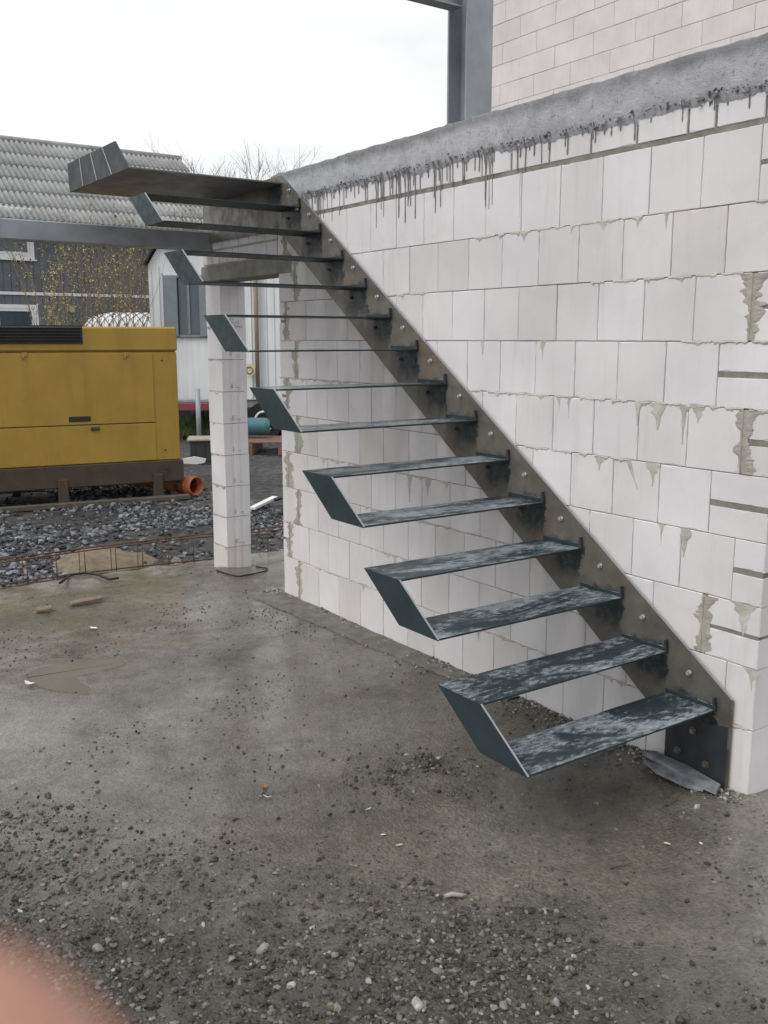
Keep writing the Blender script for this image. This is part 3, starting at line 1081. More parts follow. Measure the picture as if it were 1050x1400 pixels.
# landing
ul = 14 * GO - .02
LW = 1.13
land = MB().cbox((ul, F0 + .001, H15 - .010), (ul + LW, F0 + LT, H15), .0015).build('landing_plate', PLAT, stair)
y0, y1 = F0 + LT + .0006, F0 + LT + .0086
pl = [(ul, H15 - .010), (ul + LW, H15 - .010), (ul + LW + .02, H15 + RI), (ul + .21, H15 + RI)]
ep = MB().prism(pl, y0, y1, axis=1).build('landing_end_plate', PLATD, stair)
for s in (.30, .60, .90):
    a = ul + s * .92
    MB().prism([(a, H15 - .006), (a + .012, H15 - .006), (a + .012 + .19 * (1.05 - s * .9), H15 + RI - .004), (a + .19 * (1.05 - s * .9), H15 + RI - .004)], y0 - .005, y0 - .001, axis=1).build('weld_strip', EDGE, ep)
    MB().prism([(a, H15 - .006), (a + .012, H15 - .006), (a + .012 + .19 * (1.05 - s * .9), H15 + RI - .004), (a + .19 * (1.05 - s * .9), H15 + RI - .004)], y1 + .001, y1 + .004, axis=1).build('weld_strip', EDGE, ep)
MB().tube([(0, 0, 0), (0, .02, 0)], .013, 8).build('bolt', BOLT, stair, (3.26, F0 + .001, 2.56))

# broken slate-like lumps of mortar under the stringer foot
DEB = m_mortar('slate_debris', (.10, .105, .115), (.36, .37, .40), .6)
for (pts, th, zb, lab) in [([(-.06, .03), (.10, .02), (.27, .035), (.30, .075), (.20, .10), (.02, .105), (-.07, .085)], .022, .004, 'flat grey lump of hardened mortar under the stringer foot'),
                           ([(-.02, .10), (.20, .098), (.26, .12), (.16, .15), (.03, .142)], .014, -.004, 'thin brownish chip of mortar in front of the flat grey lump')]:
    m = MB()
    m.prism([(a + random.uniform(-.008, .008), b + random.uniform(-.006, .006)) for a, b in pts], 0, th, axis=2)
    o = m.build('mortar_lump', DEB, None, (P0[0] + N[0] * .008, P0[1] + N[1] * .008, Z0 + zb + .012), (R(3), R(-4), TH))
    tag(o, lab, 'mortar lump')

# membrane strip at the wall foot
MEM = m_plain('membrane', (.15, .143, .13), .7, var=.4, sc=12, bump=.4)
m = MB(); us = np.linspace(1.15, 3.62, 60); vs, fs = [], []
for i, u in enumerate(us):
    w = .09 + .15 * (u - 1.15) / 2.6 + .012 * float(fbm(np.array([u * 6]), np.array([0.]), 81, 3)[0])
    for d, dz in ((.0, .012), (w * .5, .015), (w, .013), (w + .006, -.006)):
        x_, y_ = P0[0] + u * U[0] + d * N[0], P0[1] + u * U[1] + d * N[1]
        vs.append((u, d, float(slab_h(np.array([x_]), np.array([y_]))[0]) * .4 + Z0 * .6 + dz + .004 * float(fbm(np.array([u * 9]), np.array([d * 20]), 83, 3)[0])))
for i in range(59):
    for j in range(3): fs.append((i * 4 + j, (i + 1) * 4 + j, (i + 1) * 4 + j + 1, i * 4 + j + 1))
o = m.add(vs, fs).build('membrane_strip', MEM, None, (P0[0], P0[1], 0), (0, 0, TH))
tag(o, 'dark mortar-stained membrane strip along the foot of the wall under the stair', 'membrane')

# ------------------------------------------------------------------ steel frame: beam to the left, column and beam behind the wall
bt = wall_frame('steel_beam', 'grey primed steel beam running left from the pillar top', 'beam')
zb0, zb1 = 2.40, 2.535
bu = 4.66
m = MB()
for (a, b) in (((bu - .06, 0.012, zb0), (bu + .06, 3.4, zb0 + .009)), ((bu - .06, .012, zb1 - .009), (bu + .06, 3.4, zb1)), ((bu - .004, .012, zb0 + .009), (bu + .004, 3.4, zb1 - .009))):
    m.box(a, b)
m = MB()
m.cbox((bu - .06, -.02, zb0), (bu + .06, 3.4, zb1), .008)
m.build('beam_body', BEAM, bt)
MB().cbox((bu - .075, -.032, zb0 - .012), (bu + .075, -.0205, zb1 + .012), .002).build('end_plate', BEAM, bt)

d_ = ray(642, 100); cp = d_ * (6.5 / d_[1]) + np.array([0, 0, CZ])
colm = empty('steel_column', (cp[0], cp[1], 2.4), TH, 'grey steel column rising behind the ring beam', 'column')
hw, fw = .098, .105
MB().box((-hw, -fw, 0), (-hw + .015, fw, 2.6)).build('flange', BEAM, colm)
MB().box((hw - .015, -fw, 0), (hw, fw, 2.6)).build('flange', BEAM, colm)
MB().box((-hw + .0155, -.005, 0), (hw - .0155, .005, 2.6)).build('web', BEAM, colm)
d_ = ray(617, 10); zb = CZ + d_[2] / d_[1] * 6.4
tb = empty('steel_roof_beam', (cp[0], cp[1], zb), TH, 'grey steel beam at the very top edge, meeting the steel column', 'beam')
MB().box((-.05, fw + .003, .0), (.05, 3.0, .010)).box((-.05, fw + .003, .15), (.05, 3.0, .16)).box((-.004, fw + .003, .0105), (.004, 3.0, .1495)).build('beam_body', BEAM, tb)

# ------------------------------------------------------------------ upper wall far behind
OFFU = -5.6
upw = wall_frame('upper_block_wall', 'far upper wall of long white blocks behind the steel column', 'wall')
ua = float(np.dot(at_plane(666, 80, P0 + N * OFFU, N)[:2] - P0, U))
ub = float(np.dot(at_plane(1075, 80, P0 + N * OFFU, N)[:2] - P0, U))
zl = 3.0
MB().box((ub, OFFU - .25, 0), (ua - .01, OFFU - .006, 8.6)).build('mortar_core', MORTAR, upw)
row = 0; z = zl
while z < 8.4:
    u = ua; first = True
    off = (row % 2) * .31 + random.uniform(-.05, .05)
    while u > ub:
        L = .625 if not first else (.625 - off if row % 2 else .625)
        e = max(u - L, ub)
        if u - e > .05:
            o = block(upw, e, u, z, z + .249, BLOCK_FAR, .2, .002, .002, gap=.005); o.location.y += OFFU
        u = e; first = False
    z += .249; row += 1

# ------------------------------------------------------------------ reinforcement cage along the slab edge
cage = wall_frame('rebar_cage', 'rusty reinforcement cage lying along the slab edge behind the pillar', 'rebar cage')
c0, c1, cw, ch = -1.2, 3.5, .11, .21
cu = 5.06
def cz(d): return -.10 + .02 * math.sin(d * 1.3)
for (du, dz) in ((0, 0), (cw, 0), (0, ch), (cw, ch)):
    pts = [(cu + du + .012 * math.sin(d * 2.1 + du * 30), d, cz(d) + dz + .010 * math.sin(d * 1.7 + dz * 9)) for d in np.linspace(c0, c1, 26)]
    MB().tube(pts, .0058, 6).build('long_bar', RUST, cage)
d = c0 + .1
while d < c1:
    z = cz(d); j = random.uniform(-.012, .012)
    pts = [(cu - .008, d, z - .008), (cu + cw + .008, d + j, z - .008), (cu + cw + .008, d + j, z + ch + .008), (cu - .008, d, z + ch + .008), (cu - .008, d, z - .008)]
    MB().tube(pts, .0042, 5).build('stirrup', RUST, cage)
    d += random.uniform(.20, .25)

# ------------------------------------------------------------------ yellow generator
GEN = Mat('ochre_paint', .42)
_w = GEN.coord(space='World')
_c = GEN.ramp(GEN.noise(2.5, 6, .65, vec=_w), (.3, (.33, .205, .030)), (.7, (.41, .26, .038)))
_c = GEN.mix(GEN.ramp(GEN.noise(1, 6, .7, vec=GEN.coord((9, 9, .9), 'World')), (.52, 0), (.75, .28)), _c, (.15, .10, .035))
_c = GEN.mix(GEN.ramp(GEN.noise(28, 4, .75, vec=_w), (.66, 0), (.72, .7)), _c, (.11, .06, .025))
GEN.col(_c)
GEN.set('Roughness', GEN.ramp(GEN.noise(6, 4, vec=_w), (.3, .3), (.7, .6)))
GEN.bump(GEN.noise(1.6, 3, vec=_w), .25, .02)
GEN = GEN.m
GENB = m_plain('brown_skid_paint', (.062, .043, .030), .6, var=.3, sc=6)
BLACK = m_plain('black_metal', (.016, .015, .015), .5, var=.3)
gp = at_z(216, 684, ZY)
ga = R(26)
gx = np.array([math.cos(ga), math.sin(ga)])
gen = empty('generator', (gp[0] + gx[0] * .26, gp[1] + gx[1] * .26, ZY), ga, 'yellow ochre generator cabinet standing on a brown skid frame', 'generator')
gen_o = np.array([gp[0] + gx[0] * .26, gp[1] + gx[1] * .26])
gn = np.array([gx[1], -gx[0]])


def gl(px, py):
    P = at_plane(px, py, gen_o, gn)
    return float(np.dot(P[:2] - gen_o, gx)), float(P[2] - ZY)


xr = gl(244, 550)[0]
zt, zs, zd, zy, zk = gl(244, 447)[1], gl(244, 480)[1], gl(200, 583)[1], gl(244, 628)[1], gl(244, 657)[1]
XL = xr - 3.6
DP = 1.25
MB().cbox((XL, 0.0, zy), (xr, DP, zs - .006), .012).build('cabinet', GEN, gen)
MB().cbox((XL - .01, -.012, zs), (xr + .010, DP + .012, zt), .02).build('roof_cap', GEN, gen)
MB().box((XL + .02, .01, zs - .008), (xr - .02, DP - .01, zs + .004)).build('seam', BLACK, gen)
lx, lz0 = gl(113, 470); lz1 = gl(113, 445)[1]
gr = MB().box((XL + .4, -.016, lz0), (lx, -.0125, lz1)).build('air_grille', BLACK, gen)
nb = 6
for i in range(nb):
    z = lz0 + (lz1 - lz0) * (i + .5) / nb
    MB().prism([(-.034, z - .010), (-.0165, z + .008), (-.0165, z + .003), (-.032, z - .014)], XL + .41, lx - .01, axis=0).build('grille_slat', BLACK, gr)
dx = gl(210, 530)[0]; dz1 = gl(100, 484)[1]; dz0 = gl(100, 582)[1]
dr = MB().cbox((dx - 2.6, -.010, dz0 + .008), (dx, -.0006, dz1), .004).build('door_panel', GEN, gen)
MB().box((dx - 2.6, -.0004, dz0 - .003), (dx + .003, .0, dz0 + .006)).build('door_gap', BLACK, dr)
lp = MB().cbox((dx - 2.6, -.010, zy + .01), (dx, -.0006, dz0 - .005), .004).build('lower_panel', GEN, gen)
for (hx) in (33, 172):
    a, z = gl(hx, 485)
    MB().cbox((a - .03, -.022, z - .02), (a + .03, -.0105, z + .025), .004).tube([(a - .012, -.022, z - .05), (a - .012, -.022, z - .01)], .008, 6).build('hinge', GEN, dr)
a, z = gl(109, 573)
MB().cbox((a - .12, -.014, z - .03), (a + .12, -.0105, z + .03), .003).build('name_plate', BLACK, dr)
a, z = gl(130, 586)
MB().cbox((a - .05, -.03, z - .02), (a + .05, -.0105, z + .022), .006).build('latch', GENB, dr)
MB().cbox((XL - .02, -.02, zk), (xr + .03, DP + .02, zy - .002), .008).build('skid_frame', GENB, gen)
for px in (60, 120, 180, 228):
    a, z = gl(px, 640)
    MB().tube([(a, -.022, z), (a, -.034, z)], .013, 6, smooth=False).build('bolt', GENB, gen)
for k_ in range(2):
    a = dx + .05 + .0; z = zy + .12 + k_ * (dz1 - zy - .2)
    MB().tube([(a + .06, 0, z), (a + .06, -.006, z)], .011, 8).build('rivet', GENB, gen)
for px in (86, 216):
    a = gl(px, 665)[0]
    MB().cbox((a - .055, -.05, -.06), (a + .055, .05, zk + .10), .006).build('leg', GENB, gen)
for px in (34, 152):
    a = gl(px, 655)[0]
    MB().cbox((a - .05, DP - .08, -.06), (a + .05, DP + .02, zk - .001), .006).build('leg', GENB, gen)
WOODD = m_plain('wet_timber', (.10, .085, .07), .7, var=.4, sc=15, bump=.4)
WOODL = m_plain('pale_timber', (.33, .30, .26), .7, var=.3, sc=15, bump=.4)
for (yy, mt, lab) in ((-.10, WOODD, 'dark timber beam on the gravel along the front of the generator legs'), (DP + .15, WOODL, 'pale timber beam on the gravel behind the generator')):
    o = MB().cbox((-3.4, -.05, 0), (.1, .05, .055), .006).build('timber_beam', mt, None, (gen_o[0] - gn[0] * yy, gen_o[1] - gn[1] * yy, ZY + .01), (0, 0, ga))
    tag(o, lab, 'timber')

# orange drain pipe poking out from below the generator
ORG = m_plain('orange_plastic', (.44, .14, .055), .45, var=.15, sc=6, bump=.05)
p = at_z(258, 680, ZY)
pr = .115
pipe = empty('drain_pipe', (p[0], p[1] + .1, ZY + pr + .02), R(-38), 'orange plastic drain pipe lying by the generator, open end facing out', 'pipe')


def ring_tube(m, x0, x1, ro, ri, n=28):
    vs, fs = [], []
    for x_, r_ in ((x0, ri), (x0, ro), (x1, ro), (x1, ri)):
        for k in range(n):
            w = 2 * math.pi * k / n; vs.append((x_, r_ * math.cos(w), r_ * math.sin(w)))
    for a, b in ((0, 1), (1, 2), (2, 3), (3, 0)):
        for k in range(n):
            fs.append((a * n + k, a * n + (k + 1) % n, b * n + (k + 1) % n, b * n + k)[::-1])
    m.add(vs, fs, True)
    return m


ring_tube(MB(), -1.3, -.16, pr * .88, pr * .80).build('pipe_body', ORG, pipe)
ring_tube(MB(), -.17, .12, pr, pr * .9).build('socket', ORG, pipe)
ring_tube(MB(), -.02, .02, pr * 1.07, pr * .9).build('socket_rib', ORG, pipe)
MB().tube([(-.15, 0, 0), (-.14, 0, 0)], pr * .86, 20).build('dark_inside', BLACK, pipe)

# ------------------------------------------------------------------ dark timber house behind
HZ = -.4
ZE = 5.2
E0 = at_z(0, 294, ZE)
e_ = -N
hs = empty('timber_house', (E0[0], E0[1], HZ), TH - math.pi / 2, 'dark grey board-clad house with corrugated grey roof behind the generator', 'house')


def hl(px, py, back=0.0):                    # house frame (x along the front, z) on a plane set back
    P = at_plane(px, py, E0[:2] + U * back, U)
    return float(np.dot(P[:2] - E0[:2], e_)), float(P[2] - HZ)


SET = .45                                    # eaves overhang
HD = 4.3
ZR = float(hl(0, 188, HD)[1]); ZEL = ZE - HZ
XV = hl(246, 217, HD)[0]
HX0 = -4.0
BOARD = m_plain('dark_board', (.125, .135, .152), .7, var=.22, sc=3, bump=.2)
ROOFM = Mat('fibre_cement', .85)
_w = ROOFM.coord(space='World')
ROOFM.col(ROOFM.mix(.8, ROOFM.ramp(ROOFM.noise(1.2, 6, .65, vec=_w), (.3, (.27, .27, .27)), (.7, (.43, .43, .435))), ROOFM.ramp(ROOFM.noise(9, 5, .7, vec=_w), (.3, .65), (.7, 1.15)), 'MULTIPLY'))
ROOFM = ROOFM.m
WHITE = m_plain('white_paint', (.78, .78, .78), .5, var=.06, sc=3, bump=.05)
GLASSM = Mat('window_glass', .05); GLASSM.col((.05, .07, .09)); GLASSM.set('Coat Weight', .5); GLASSM = GLASSM.m
hw_ = MB().box((HX0, SET + .03, 0), (XV - .3, 2 * HD - SET, ZEL)).build('wall', BOARD, hs)
# gable triangle
MB().prism([(SET + .03, ZEL), (2 * HD - SET, ZEL), (HD, ZR - .15)], XV - .32, XV - .30, axis=0).build('gable', BOARD, hs)
ztrim = hl(60, 402, SET)[1]
bw_ = .215
nbd = int((XV - .3 - HX0) / bw_)
mu = MB().cbox((.004, SET, ztrim + .06), (bw_ - .004, SET + .028, ZEL - .02), .004).mesh('board', BOARD)
ml = MB().cbox((.004, SET, .0), (bw_ - .004, SET + .028, ztrim - .06), .004).mesh('board', BOARD)
for i in range(nbd):
    for me in (mu, ml):
        link('board', me, hw_, (HX0 + i * bw_, random.uniform(-.004, .004), 0))
MB().cbox((HX0, SET - .03, ztrim - .045), (XV - .3, SET + .028, ztrim + .045), .004).build('white_trim', WHITE, hs)
# roof: overlapping rows of corrugated sheets
roof = MB().prism([(0, ZEL - .12), (HD, ZR - .12), (HD, ZR - .18), (0, ZEL - .18)], HX0 - .2, XV - .02, axis=0).build('roof', BOARD, hs)
rows = 6; pitch = .17; per = 8
xs_ = np.arange(HX0 - .2, XV, pitch / per)
wav = .095 * np.abs(np.cos(np.pi * xs_ / pitch)) - .03
sv = np.array([HD, ZR - ZEL]); sl_len = np.linalg.norm(sv); sv = sv / sl_len; sn = np.array([-sv[1], sv[0]])
for r_ in range(rows):
    a = sl_len * r_ / rows - .12; b = sl_len * (r_ + 1) / rows + .05
    if r_ == rows - 1: b = sl_len
    vs = []
    for s, lift in ((a, .075), (b, .035)):
        for x_, w_ in zip(xs_, wav):
            q = sv * s + sn * (lift + w_)
            vs.append((x_, q[0], ZEL - .1 + q[1]))
    for x_, w_ in zip(xs_, wav):
        q = sv * a + sn * (.062 + w_ - .012)
        vs.append((x_, q[0], ZEL - .1 + q[1]))
    nx_ = len(xs_)
    fs = [(i, i + 1, nx_ + i + 1, nx_ + i) for i in range(nx_ - 1)] + [(2 * nx_ + i, 2 * nx_ + i + 1, i + 1, i) for i in range(nx_ - 1)]
    MB().add(vs, fs, True).build('corrugated_row', ROOFM, roof)
MB().tube([(HX0 - .2, HD, ZR - .03), (XV + .03, HD, ZR - .03)], .11, 10).build('ridge_cap', ROOFM, roof)
MB().prism([(HD + .05, ZR - .10), (HD + .05, ZR - .18), (2 * HD, ZEL - .18), (2 * HD, ZEL - .10)], HX0 - .2, XV - .02, axis=0).build('back_slope', ROOFM, roof)
MB().tube([(HX0 - .2, -.09, ZEL - .16), (XV, -.09, ZEL - .16)], .07, 10).build('gutter', BLACK, roof)
MB().box((XV - .02, -.05, ZEL - .22), (XV + .01, HD, ZEL - .22)) if False else None


def house_window(x0, x1, z0, z1, label):
    fr = MB()
    t = .12
    for (a, b) in (((x0, z0), (x1, z0 + t)), ((x0, z1 - t), (x1, z1)), ((x0, z0 + t), (x0 + t, z1 - t)), ((x1 - t, z0 + t), (x1, z1 - t))):
        fr.cbox((a[0], SET - .06, a[1]), (b[0], SET - .002, b[1]), .008)
    o = fr.build('window', WHITE, hs)
    o['label'] = label
    MB().box((x0 + t - .01, SET - .025, z0 + t - .01), (x1 - t + .01, SET - .015, z1 - t + .01)).build('pane', GLASSM, o)
    if z1 - z0 > 1:
        MB().cbox((x0 - .05, SET - .10, z0 - .05), (x1 + .05, SET - .003, z0 - .002), .006).build('sill', WHITE, o)
    fr = MB(); t2 = .07; q0, q1, w0, w1 = x0 + t + .004, x1 - t - .004, z0 + t + .004, z1 - t - .004
    for (a, b) in (((q0, w0), (q1, w0 + t2)), ((q0, w1 - t2), (q1, w1)), ((q0, w0 + t2), (q0 + t2, w1 - t2)), ((q1 - t2, w0 + t2), (q1, w1 - t2))):
        fr.cbox((a[0], SET - .05, a[1]), (b[0], SET - .026, b[1]), .005)
    fr.build('sash', WHITE, o)


x1w, z0w = hl(47, 355, SET)
house_window(x1w - 1.25, x1w, z0w, z0w + 1.45, 'white-framed upper floor window')
x1w, z1w = hl(51, 417, SET)
house_window(x1w - 1.3, x1w, z1w - 1.2, z1w, 'white-framed ground floor window')
LAMPM = m_plain('cream_plastic', (.50, .45, .25), .5)
a, z = hl(98, 423, SET)
MB().cbox((a - .08, SET - .09, z - .10), (a + .08, SET - .003, z + .10), .015).build('wall_lamp', LAMPM, hs)
a, z = hl(69, 428, SET)
MB().cbox((a - .025, SET - .05, z - .11), (a + .025, SET - .003, z + .11), .01).build('meter_box', WHITE, hs)
a, z = hl(0, 246, 1.6)

# ------------------------------------------------------------------ white site trailer
TRW = Mat('white_cladding', .55)
_w = TRW.coord(space='World')
TRW.col(TRW.mix(.5, TRW.ramp(TRW.noise(.8, 5, vec=_w), (.3, (.66, .68, .70)), (.7, (.80, .81, .82))), TRW.ramp(TRW.noise(1, 4, vec=TRW.coord((14, 14, .8), 'World')), (.4, .8), (.65, 1.0)), 'MULTIPLY'))
TRW = TRW.m
ta = R(-4)
tp = at_z(212, 600, ZY)
tx = np.array([math.cos(ta), math.sin(ta)]); tnm = np.array([tx[1], -tx[0]])
trl = empty('site_trailer', (tp[0], tp[1], ZY), ta, 'white ribbed site trailer on wheels behind the pillar', 'trailer')


def tl(px, py):
    P = at_plane(px, py, tp, tnm)
    return float(np.dot(P[:2] - tp[:2], tx)), float(P[2] - ZY)


TW = tl(470, 500)[0]
ztop, zbot = tl(230, 338)[1], tl(250, 546)[1]
zsh = tl(212, 362)[1]
MB().prism([(0, zbot), (TW, zbot), (TW, zsh), (TW - .22, ztop), (.20, ztop), (0, zsh)], .02, 2.4, axis=1).build('body', TRW, trl)
rp = MB()
rp.prism([(-.05, zsh - .02), (0.185, ztop + .03), (TW - .185, ztop + .03), (TW + .05, zsh - .02), (TW + .05, zsh + .03), (TW - .17, ztop + .075), (.17, ztop + .075), (-.05, zsh + .03)], -.08, 2.5, axis=1)
rp.build('roof', BLACK, trl)
rib = MB().cbox((-.012, .0, zbot + .02), (.012, .0195, zsh - .02), .005).mesh('rib', TRW)
q = .05
xw0, xw1 = tl(224, 420)[0], tl(285, 420)[0]
zw0, zw1 = tl(250, 458)[1], tl(250, 380)[1]
while q < TW - .02:
    if not (xw0 - .05 < q < xw1 + .05): link('rib', rib, trl, (q, 0, 0))
    q += .145
SHUT = m_plain('grey_shutter', (.20, .22, .245), .6, var=.12)
fr = MB()
for (a, b) in (((xw0, zw0 - .05), (xw1, zw0)), ((xw0, zw1), (xw1, zw1 + .05)), ((xw0, zw0 + .001), (xw0 + .05, zw1 - .001)), ((xw1 - .05, zw0 + .001), (xw1, zw1 - .001)), (((xw0 + xw1) / 2 + .03, zw0 + .001), ((xw0 + xw1) / 2 + .08, zw1 - .001))):
    fr.cbox((a[0], -.03, a[1]), (b[0], .018, b[1]), .006)
wn = fr.build('window', SHUT, trl)
MB().box((xw0 + .02, .0, zw0 + .01), (xw1 - .02, .012, zw1 - .01)).build('pane', GLASSM, wn)
MB().cbox((xw0 + .03, -.06, zw0 - .03), (xw0 + .28, -.035, zw1 + .02), .006).build('shutter', SHUT, wn)
MB().cbox((xw1 - .16, -.06, zw0 - .03), (xw1 - .01, -.035, zw1 + .02), .006).build('shutter', SHUT, wn)
MB().cbox((-.05, .05, zbot - .16), (TW + .05, .20, zbot - .001), .01).build('chassis', m_plain('grey_chassis', (.22, .23, .24), .6), trl)
PIPEB = m_plain('brown_downpipe', (.24, .19, .14), .6)
a, z = tl(352, 470)
MB().tube([(a, -.06, zbot), (a, -.06, ztop)], .04, 8).build('downpipe', PIPEB, trl)
for px in (362,):
    a, z = tl(px, 578)
    wh = MB(); wh.tube([(a, -.02, .36), (a, .20, .36)], .36, 24).build('wheel', BLACK, trl)
    ring_tube(MB(), 0, .03, .20, .16).build('rim', WHITE, trl, (a, -.05, .36), (0, 0, R(90)))
MB().tube([(TW - .8, -.02, .36), (TW - .8, .2, .36)], .36, 24).build('wheel', BLACK, trl)
sk = MB().box((tl(338, 560)[0], .30, .0), (TW, .34, zbot - .16)).build('dark_skirt', BLACK, trl)
# round sign
a, z = tl(342, 506)
SIGN = m_plain('cream_sign', (.62, .55, .32), .5)
P = at_plane(341, 506, tp - np.append(tnm, 0) * -.12, tnm)
sg = empty('round_sign', (P[0], P[1], P[2]), ta, 'small round cream sign on the trailer wall beside the pillar', 'sign')
MB().tube([(0, -.0, 0), (0, .02, 0)], .11, 24).build('disc', SIGN, sg)
ring_tube(MB(), 0, .012, .075, .052).build('mark', PIPEB, sg, (0, -.013, 0), (0, 0, R(90)))

# things standing about in the yard
REDM = m_plain('dull_red_paint', (.22, .045, .06), .6, var=.25)
p0, p1 = at_z(238, 600, ZY), at_z(300, 600, ZY)
P = at_plane(244, 556, tp * .965, tnm); P2 = at_plane(300, 560, tp * .965, tnm)
ang = math.atan2(P2[1] - P[1], P2[0] - P[0]); Lb = float(np.hypot(*(P2 - P)[:2])) + .4
rb = empty('red_drawbar', (P[0] - .1, P[1], P[2]), ang, 'dull red steel drawbar frame in front of the trailer, left of the pillar', 'drawbar')
MB().cbox((-.3, -.05, -.07), (Lb, .05, .07), .01).build('bar', REDM, rb)
MB().cbox((-.3, .06, .075), (Lb, .30, .13), .008).build('grey_rail', m_plain('galvanised', (.33, .36, .37), .5, .4), rb)
P = at_plane(271, 560, tp * .95, tnm)
po = empty('steel_post', (P[0], P[1], ZY), 0, 'thin grey steel post upright behind the pillar at its left', 'post')
MB().tube([(0, 0, -.1), (0, 0, P[2] - ZY + .38)], .045, 10).build('shaft', BEAM, po)
MB().cbox((-.08, -.08, -.02), (.08, .08, .03), .008).build('foot', BEAM, po)
# dark crate with a board lid
DKG = m_plain('dark_grey_plastic', (.040, .045, .050), .5)
p = at_z(278, 633, ZY)
cr_ = empty('dark_crate', (p[0], p[1], ZY), R(8), 'dark grey crate with a pale board lid left of the pillar', 'crate')
MB().cbox((-.20, 0, 0), (.30, .5, .34), .015).build('box', DKG, cr_)
MB().cbox((-.24, -.03, .342), (.34, .54, .375), .006).build('lid', WOODL, cr_)
for k in range(3): MB().cbox((-.15 + k * .15, -.014, .02), (-.12 + k * .15, -.0005, .32), .004).build('rib', DKG, cr_)
# teal gas cylinder lying down
TEAL = m_plain('teal_paint', (.06, .17, .19), .45, var=.15)
p = at_z(330, 622, ZY)
tk = empty('teal_cylinder', (p[0], p[1] + .6, ZY + .42), R(3), 'teal gas cylinder lying on its side behind the pillar', 'cylinder')
prf = [(-.42, .02), (-.40, .10), (-.34, .145), (-.3, .15), (-.02, .152), (0, .158), (.02, .152), (.3, .15), (.36, .145), (.41, .10), (.42, .02)]
vs, fs = [], []
for x_, r_ in prf:
    for k in range(20):
        w = 2 * math.pi * k / 20; vs.append((x_, r_ * math.cos(w), r_ * math.sin(w)))
for i in range(len(prf) - 1):
    for k in range(20): fs.append((i * 20 + k, i * 20 + (k + 1) % 20, (i + 1) * 20 + (k + 1) % 20, (i + 1) * 20 + k)[::-1])
MB().add(vs, fs, True).build('tank', TEAL, tk)
MB().tube([(.42, 0, 0), (.50, 0, 0)], .03, 10).build('valve', BLACK, tk)
# reddish pallet below it
PAL = m_plain('reddish_pallet_wood', (.20, .12, .095), .75, var=.3, sc=10)
pa = empty('pallet', (p[0] + .25, p[1] + .45, ZY), R(-3), 'reddish wooden pallet under the teal cylinder', 'pallet')
for k in range(5): MB().cbox((-.75, -.5 + k * .22, .20), (.55, -.36 + k * .22, .225), .003).build('deck_board', PAL, pa)
for k in range(3): MB().cbox((-.7 + k * .55, -.5, .0), (-.58 + k * .55, .52, .198), .005).build('bearer', PAL, pa)
# wheelbarrow-like clutter is left as a white scrap by the generator corner
p = at_z(262, 636, ZY)
o = MB().prism([(-.20, 0), (.02, -.02), (.20, .015), (.22, .07), (.05, .11), (-.16, .07)], 0, .05, axis=1).build('white_scrap', WHITE, None, (p[0], p[1], ZY + .02), (0, 0, R(10)))
tag(o, 'white plastic scrap on the gravel by the generator corner', 'scrap')
# white plank with a black cable
p = at_z(345, 703, ZY); p2 = at_z(376, 691, ZY)
an = math.atan2(p2[1] - p[1], p2[0] - p[0])
o = MB().cbox((0, -.035, 0), (float(np.hypot(*(p2 - p)[:2])), .035, .03), .003).build('white_lath', WHITE, None, (p[0], p[1], ZY + .05), (0, R(-3), an))
tag(o, 'white lath lying on the gravel in the doorway opening', 'lath')
CAB = m_plain('black_rubber', (.012, .012, .013), .45)
q = [at_z(376, 694, ZY), at_z(386, 693, ZY), at_z(398, 698, ZY), at_z(412, 702, ZY), at_z(440, 705, ZY)]
o = MB().tube([(a[0], a[1], ZY + .09 + .02 * math.sin(i)) for i, a in enumerate(q)], .02, 6).build('black_hose', CAB)
tag(o, 'black hose crossing the doorway opening beside the white lath', 'hose')
q = [(296, 781), (310, 786), (326, 790), (345, 787), (362, 783), (366, 779), (350, 776)]
o = MB().tube([ground_at(a, b, .008) for a, b in q], .006, 6).build('black_cable', CAB)
tag(o, 'black cable curled on the slab round the pillar foot', 'cable')
q = [(82, 797), (96, 786), (118, 783), (135, 786), (150, 792), (162, 790)]
o = MB().tube([tuple(at_z(a, b, ZY + .14)) for a, b in q], .010, 6).build('dark_rope', CAB)
tag(o, 'dark cable arching through the reinforcement cage', 'cable')
WOODD2 = m_plain('weathered_wood', (.20, .165, .125), .75, var=.35, sc=18, bump=.4)
# sand patch and boards by the slab edge
SANDM = m_mortar('brown_sand', (.15, .12, .085), (.25, .205, .15))
p = at_z(122, 780, ZY)
vs, fs = [], []
nn_ = 26
for i in range(nn_):
    for j in range(nn_):
        a, b = (i / (nn_ - 1) - .5) * 1.3, (j / (nn_ - 1) - .5) * .9
        h = .13 * max(0, 1 - (a / .6) ** 2 - (b / .42) ** 2) ** .9 + .07 * float(fbm(np.array([a * 6]), np.array([b * 6]), 3, 3)[0]) - .03
        vs.append((a, b, h))
for i in range(nn_ - 1):
    for j in range(nn_ - 1): fs.append((i * nn_ + j, (i + 1) * nn_ + j, (i + 1) * nn_ + j + 1, i * nn_ + j + 1))
o = MB().add(vs, fs, True).build('sand_heap', SANDM, None, (p[0], p[1] + .25, ZY), (0, 0, R(30)))
tag(o, 'low heap of brown sand behind the reinforcement cage', 'sand heap')
for (a, b, L, rz, zz, mt, lab) in ((96, 829, .22, 33, .01, WOODD2, 'pale board offcut lying on the slab edge by the cage'), (50, 838, .10, 20, .01, WOODD2, 'short pale wood chip on the slab edge at the left')):
    g_ = ground_at(a, b, zz)
    o = MB().cbox((0, -.03, 0), (L, .03, .018), .003).build('board_offcut', mt, None, g_, (R(4), R(-3), R(rz)))
    tag(o, lab, 'board')

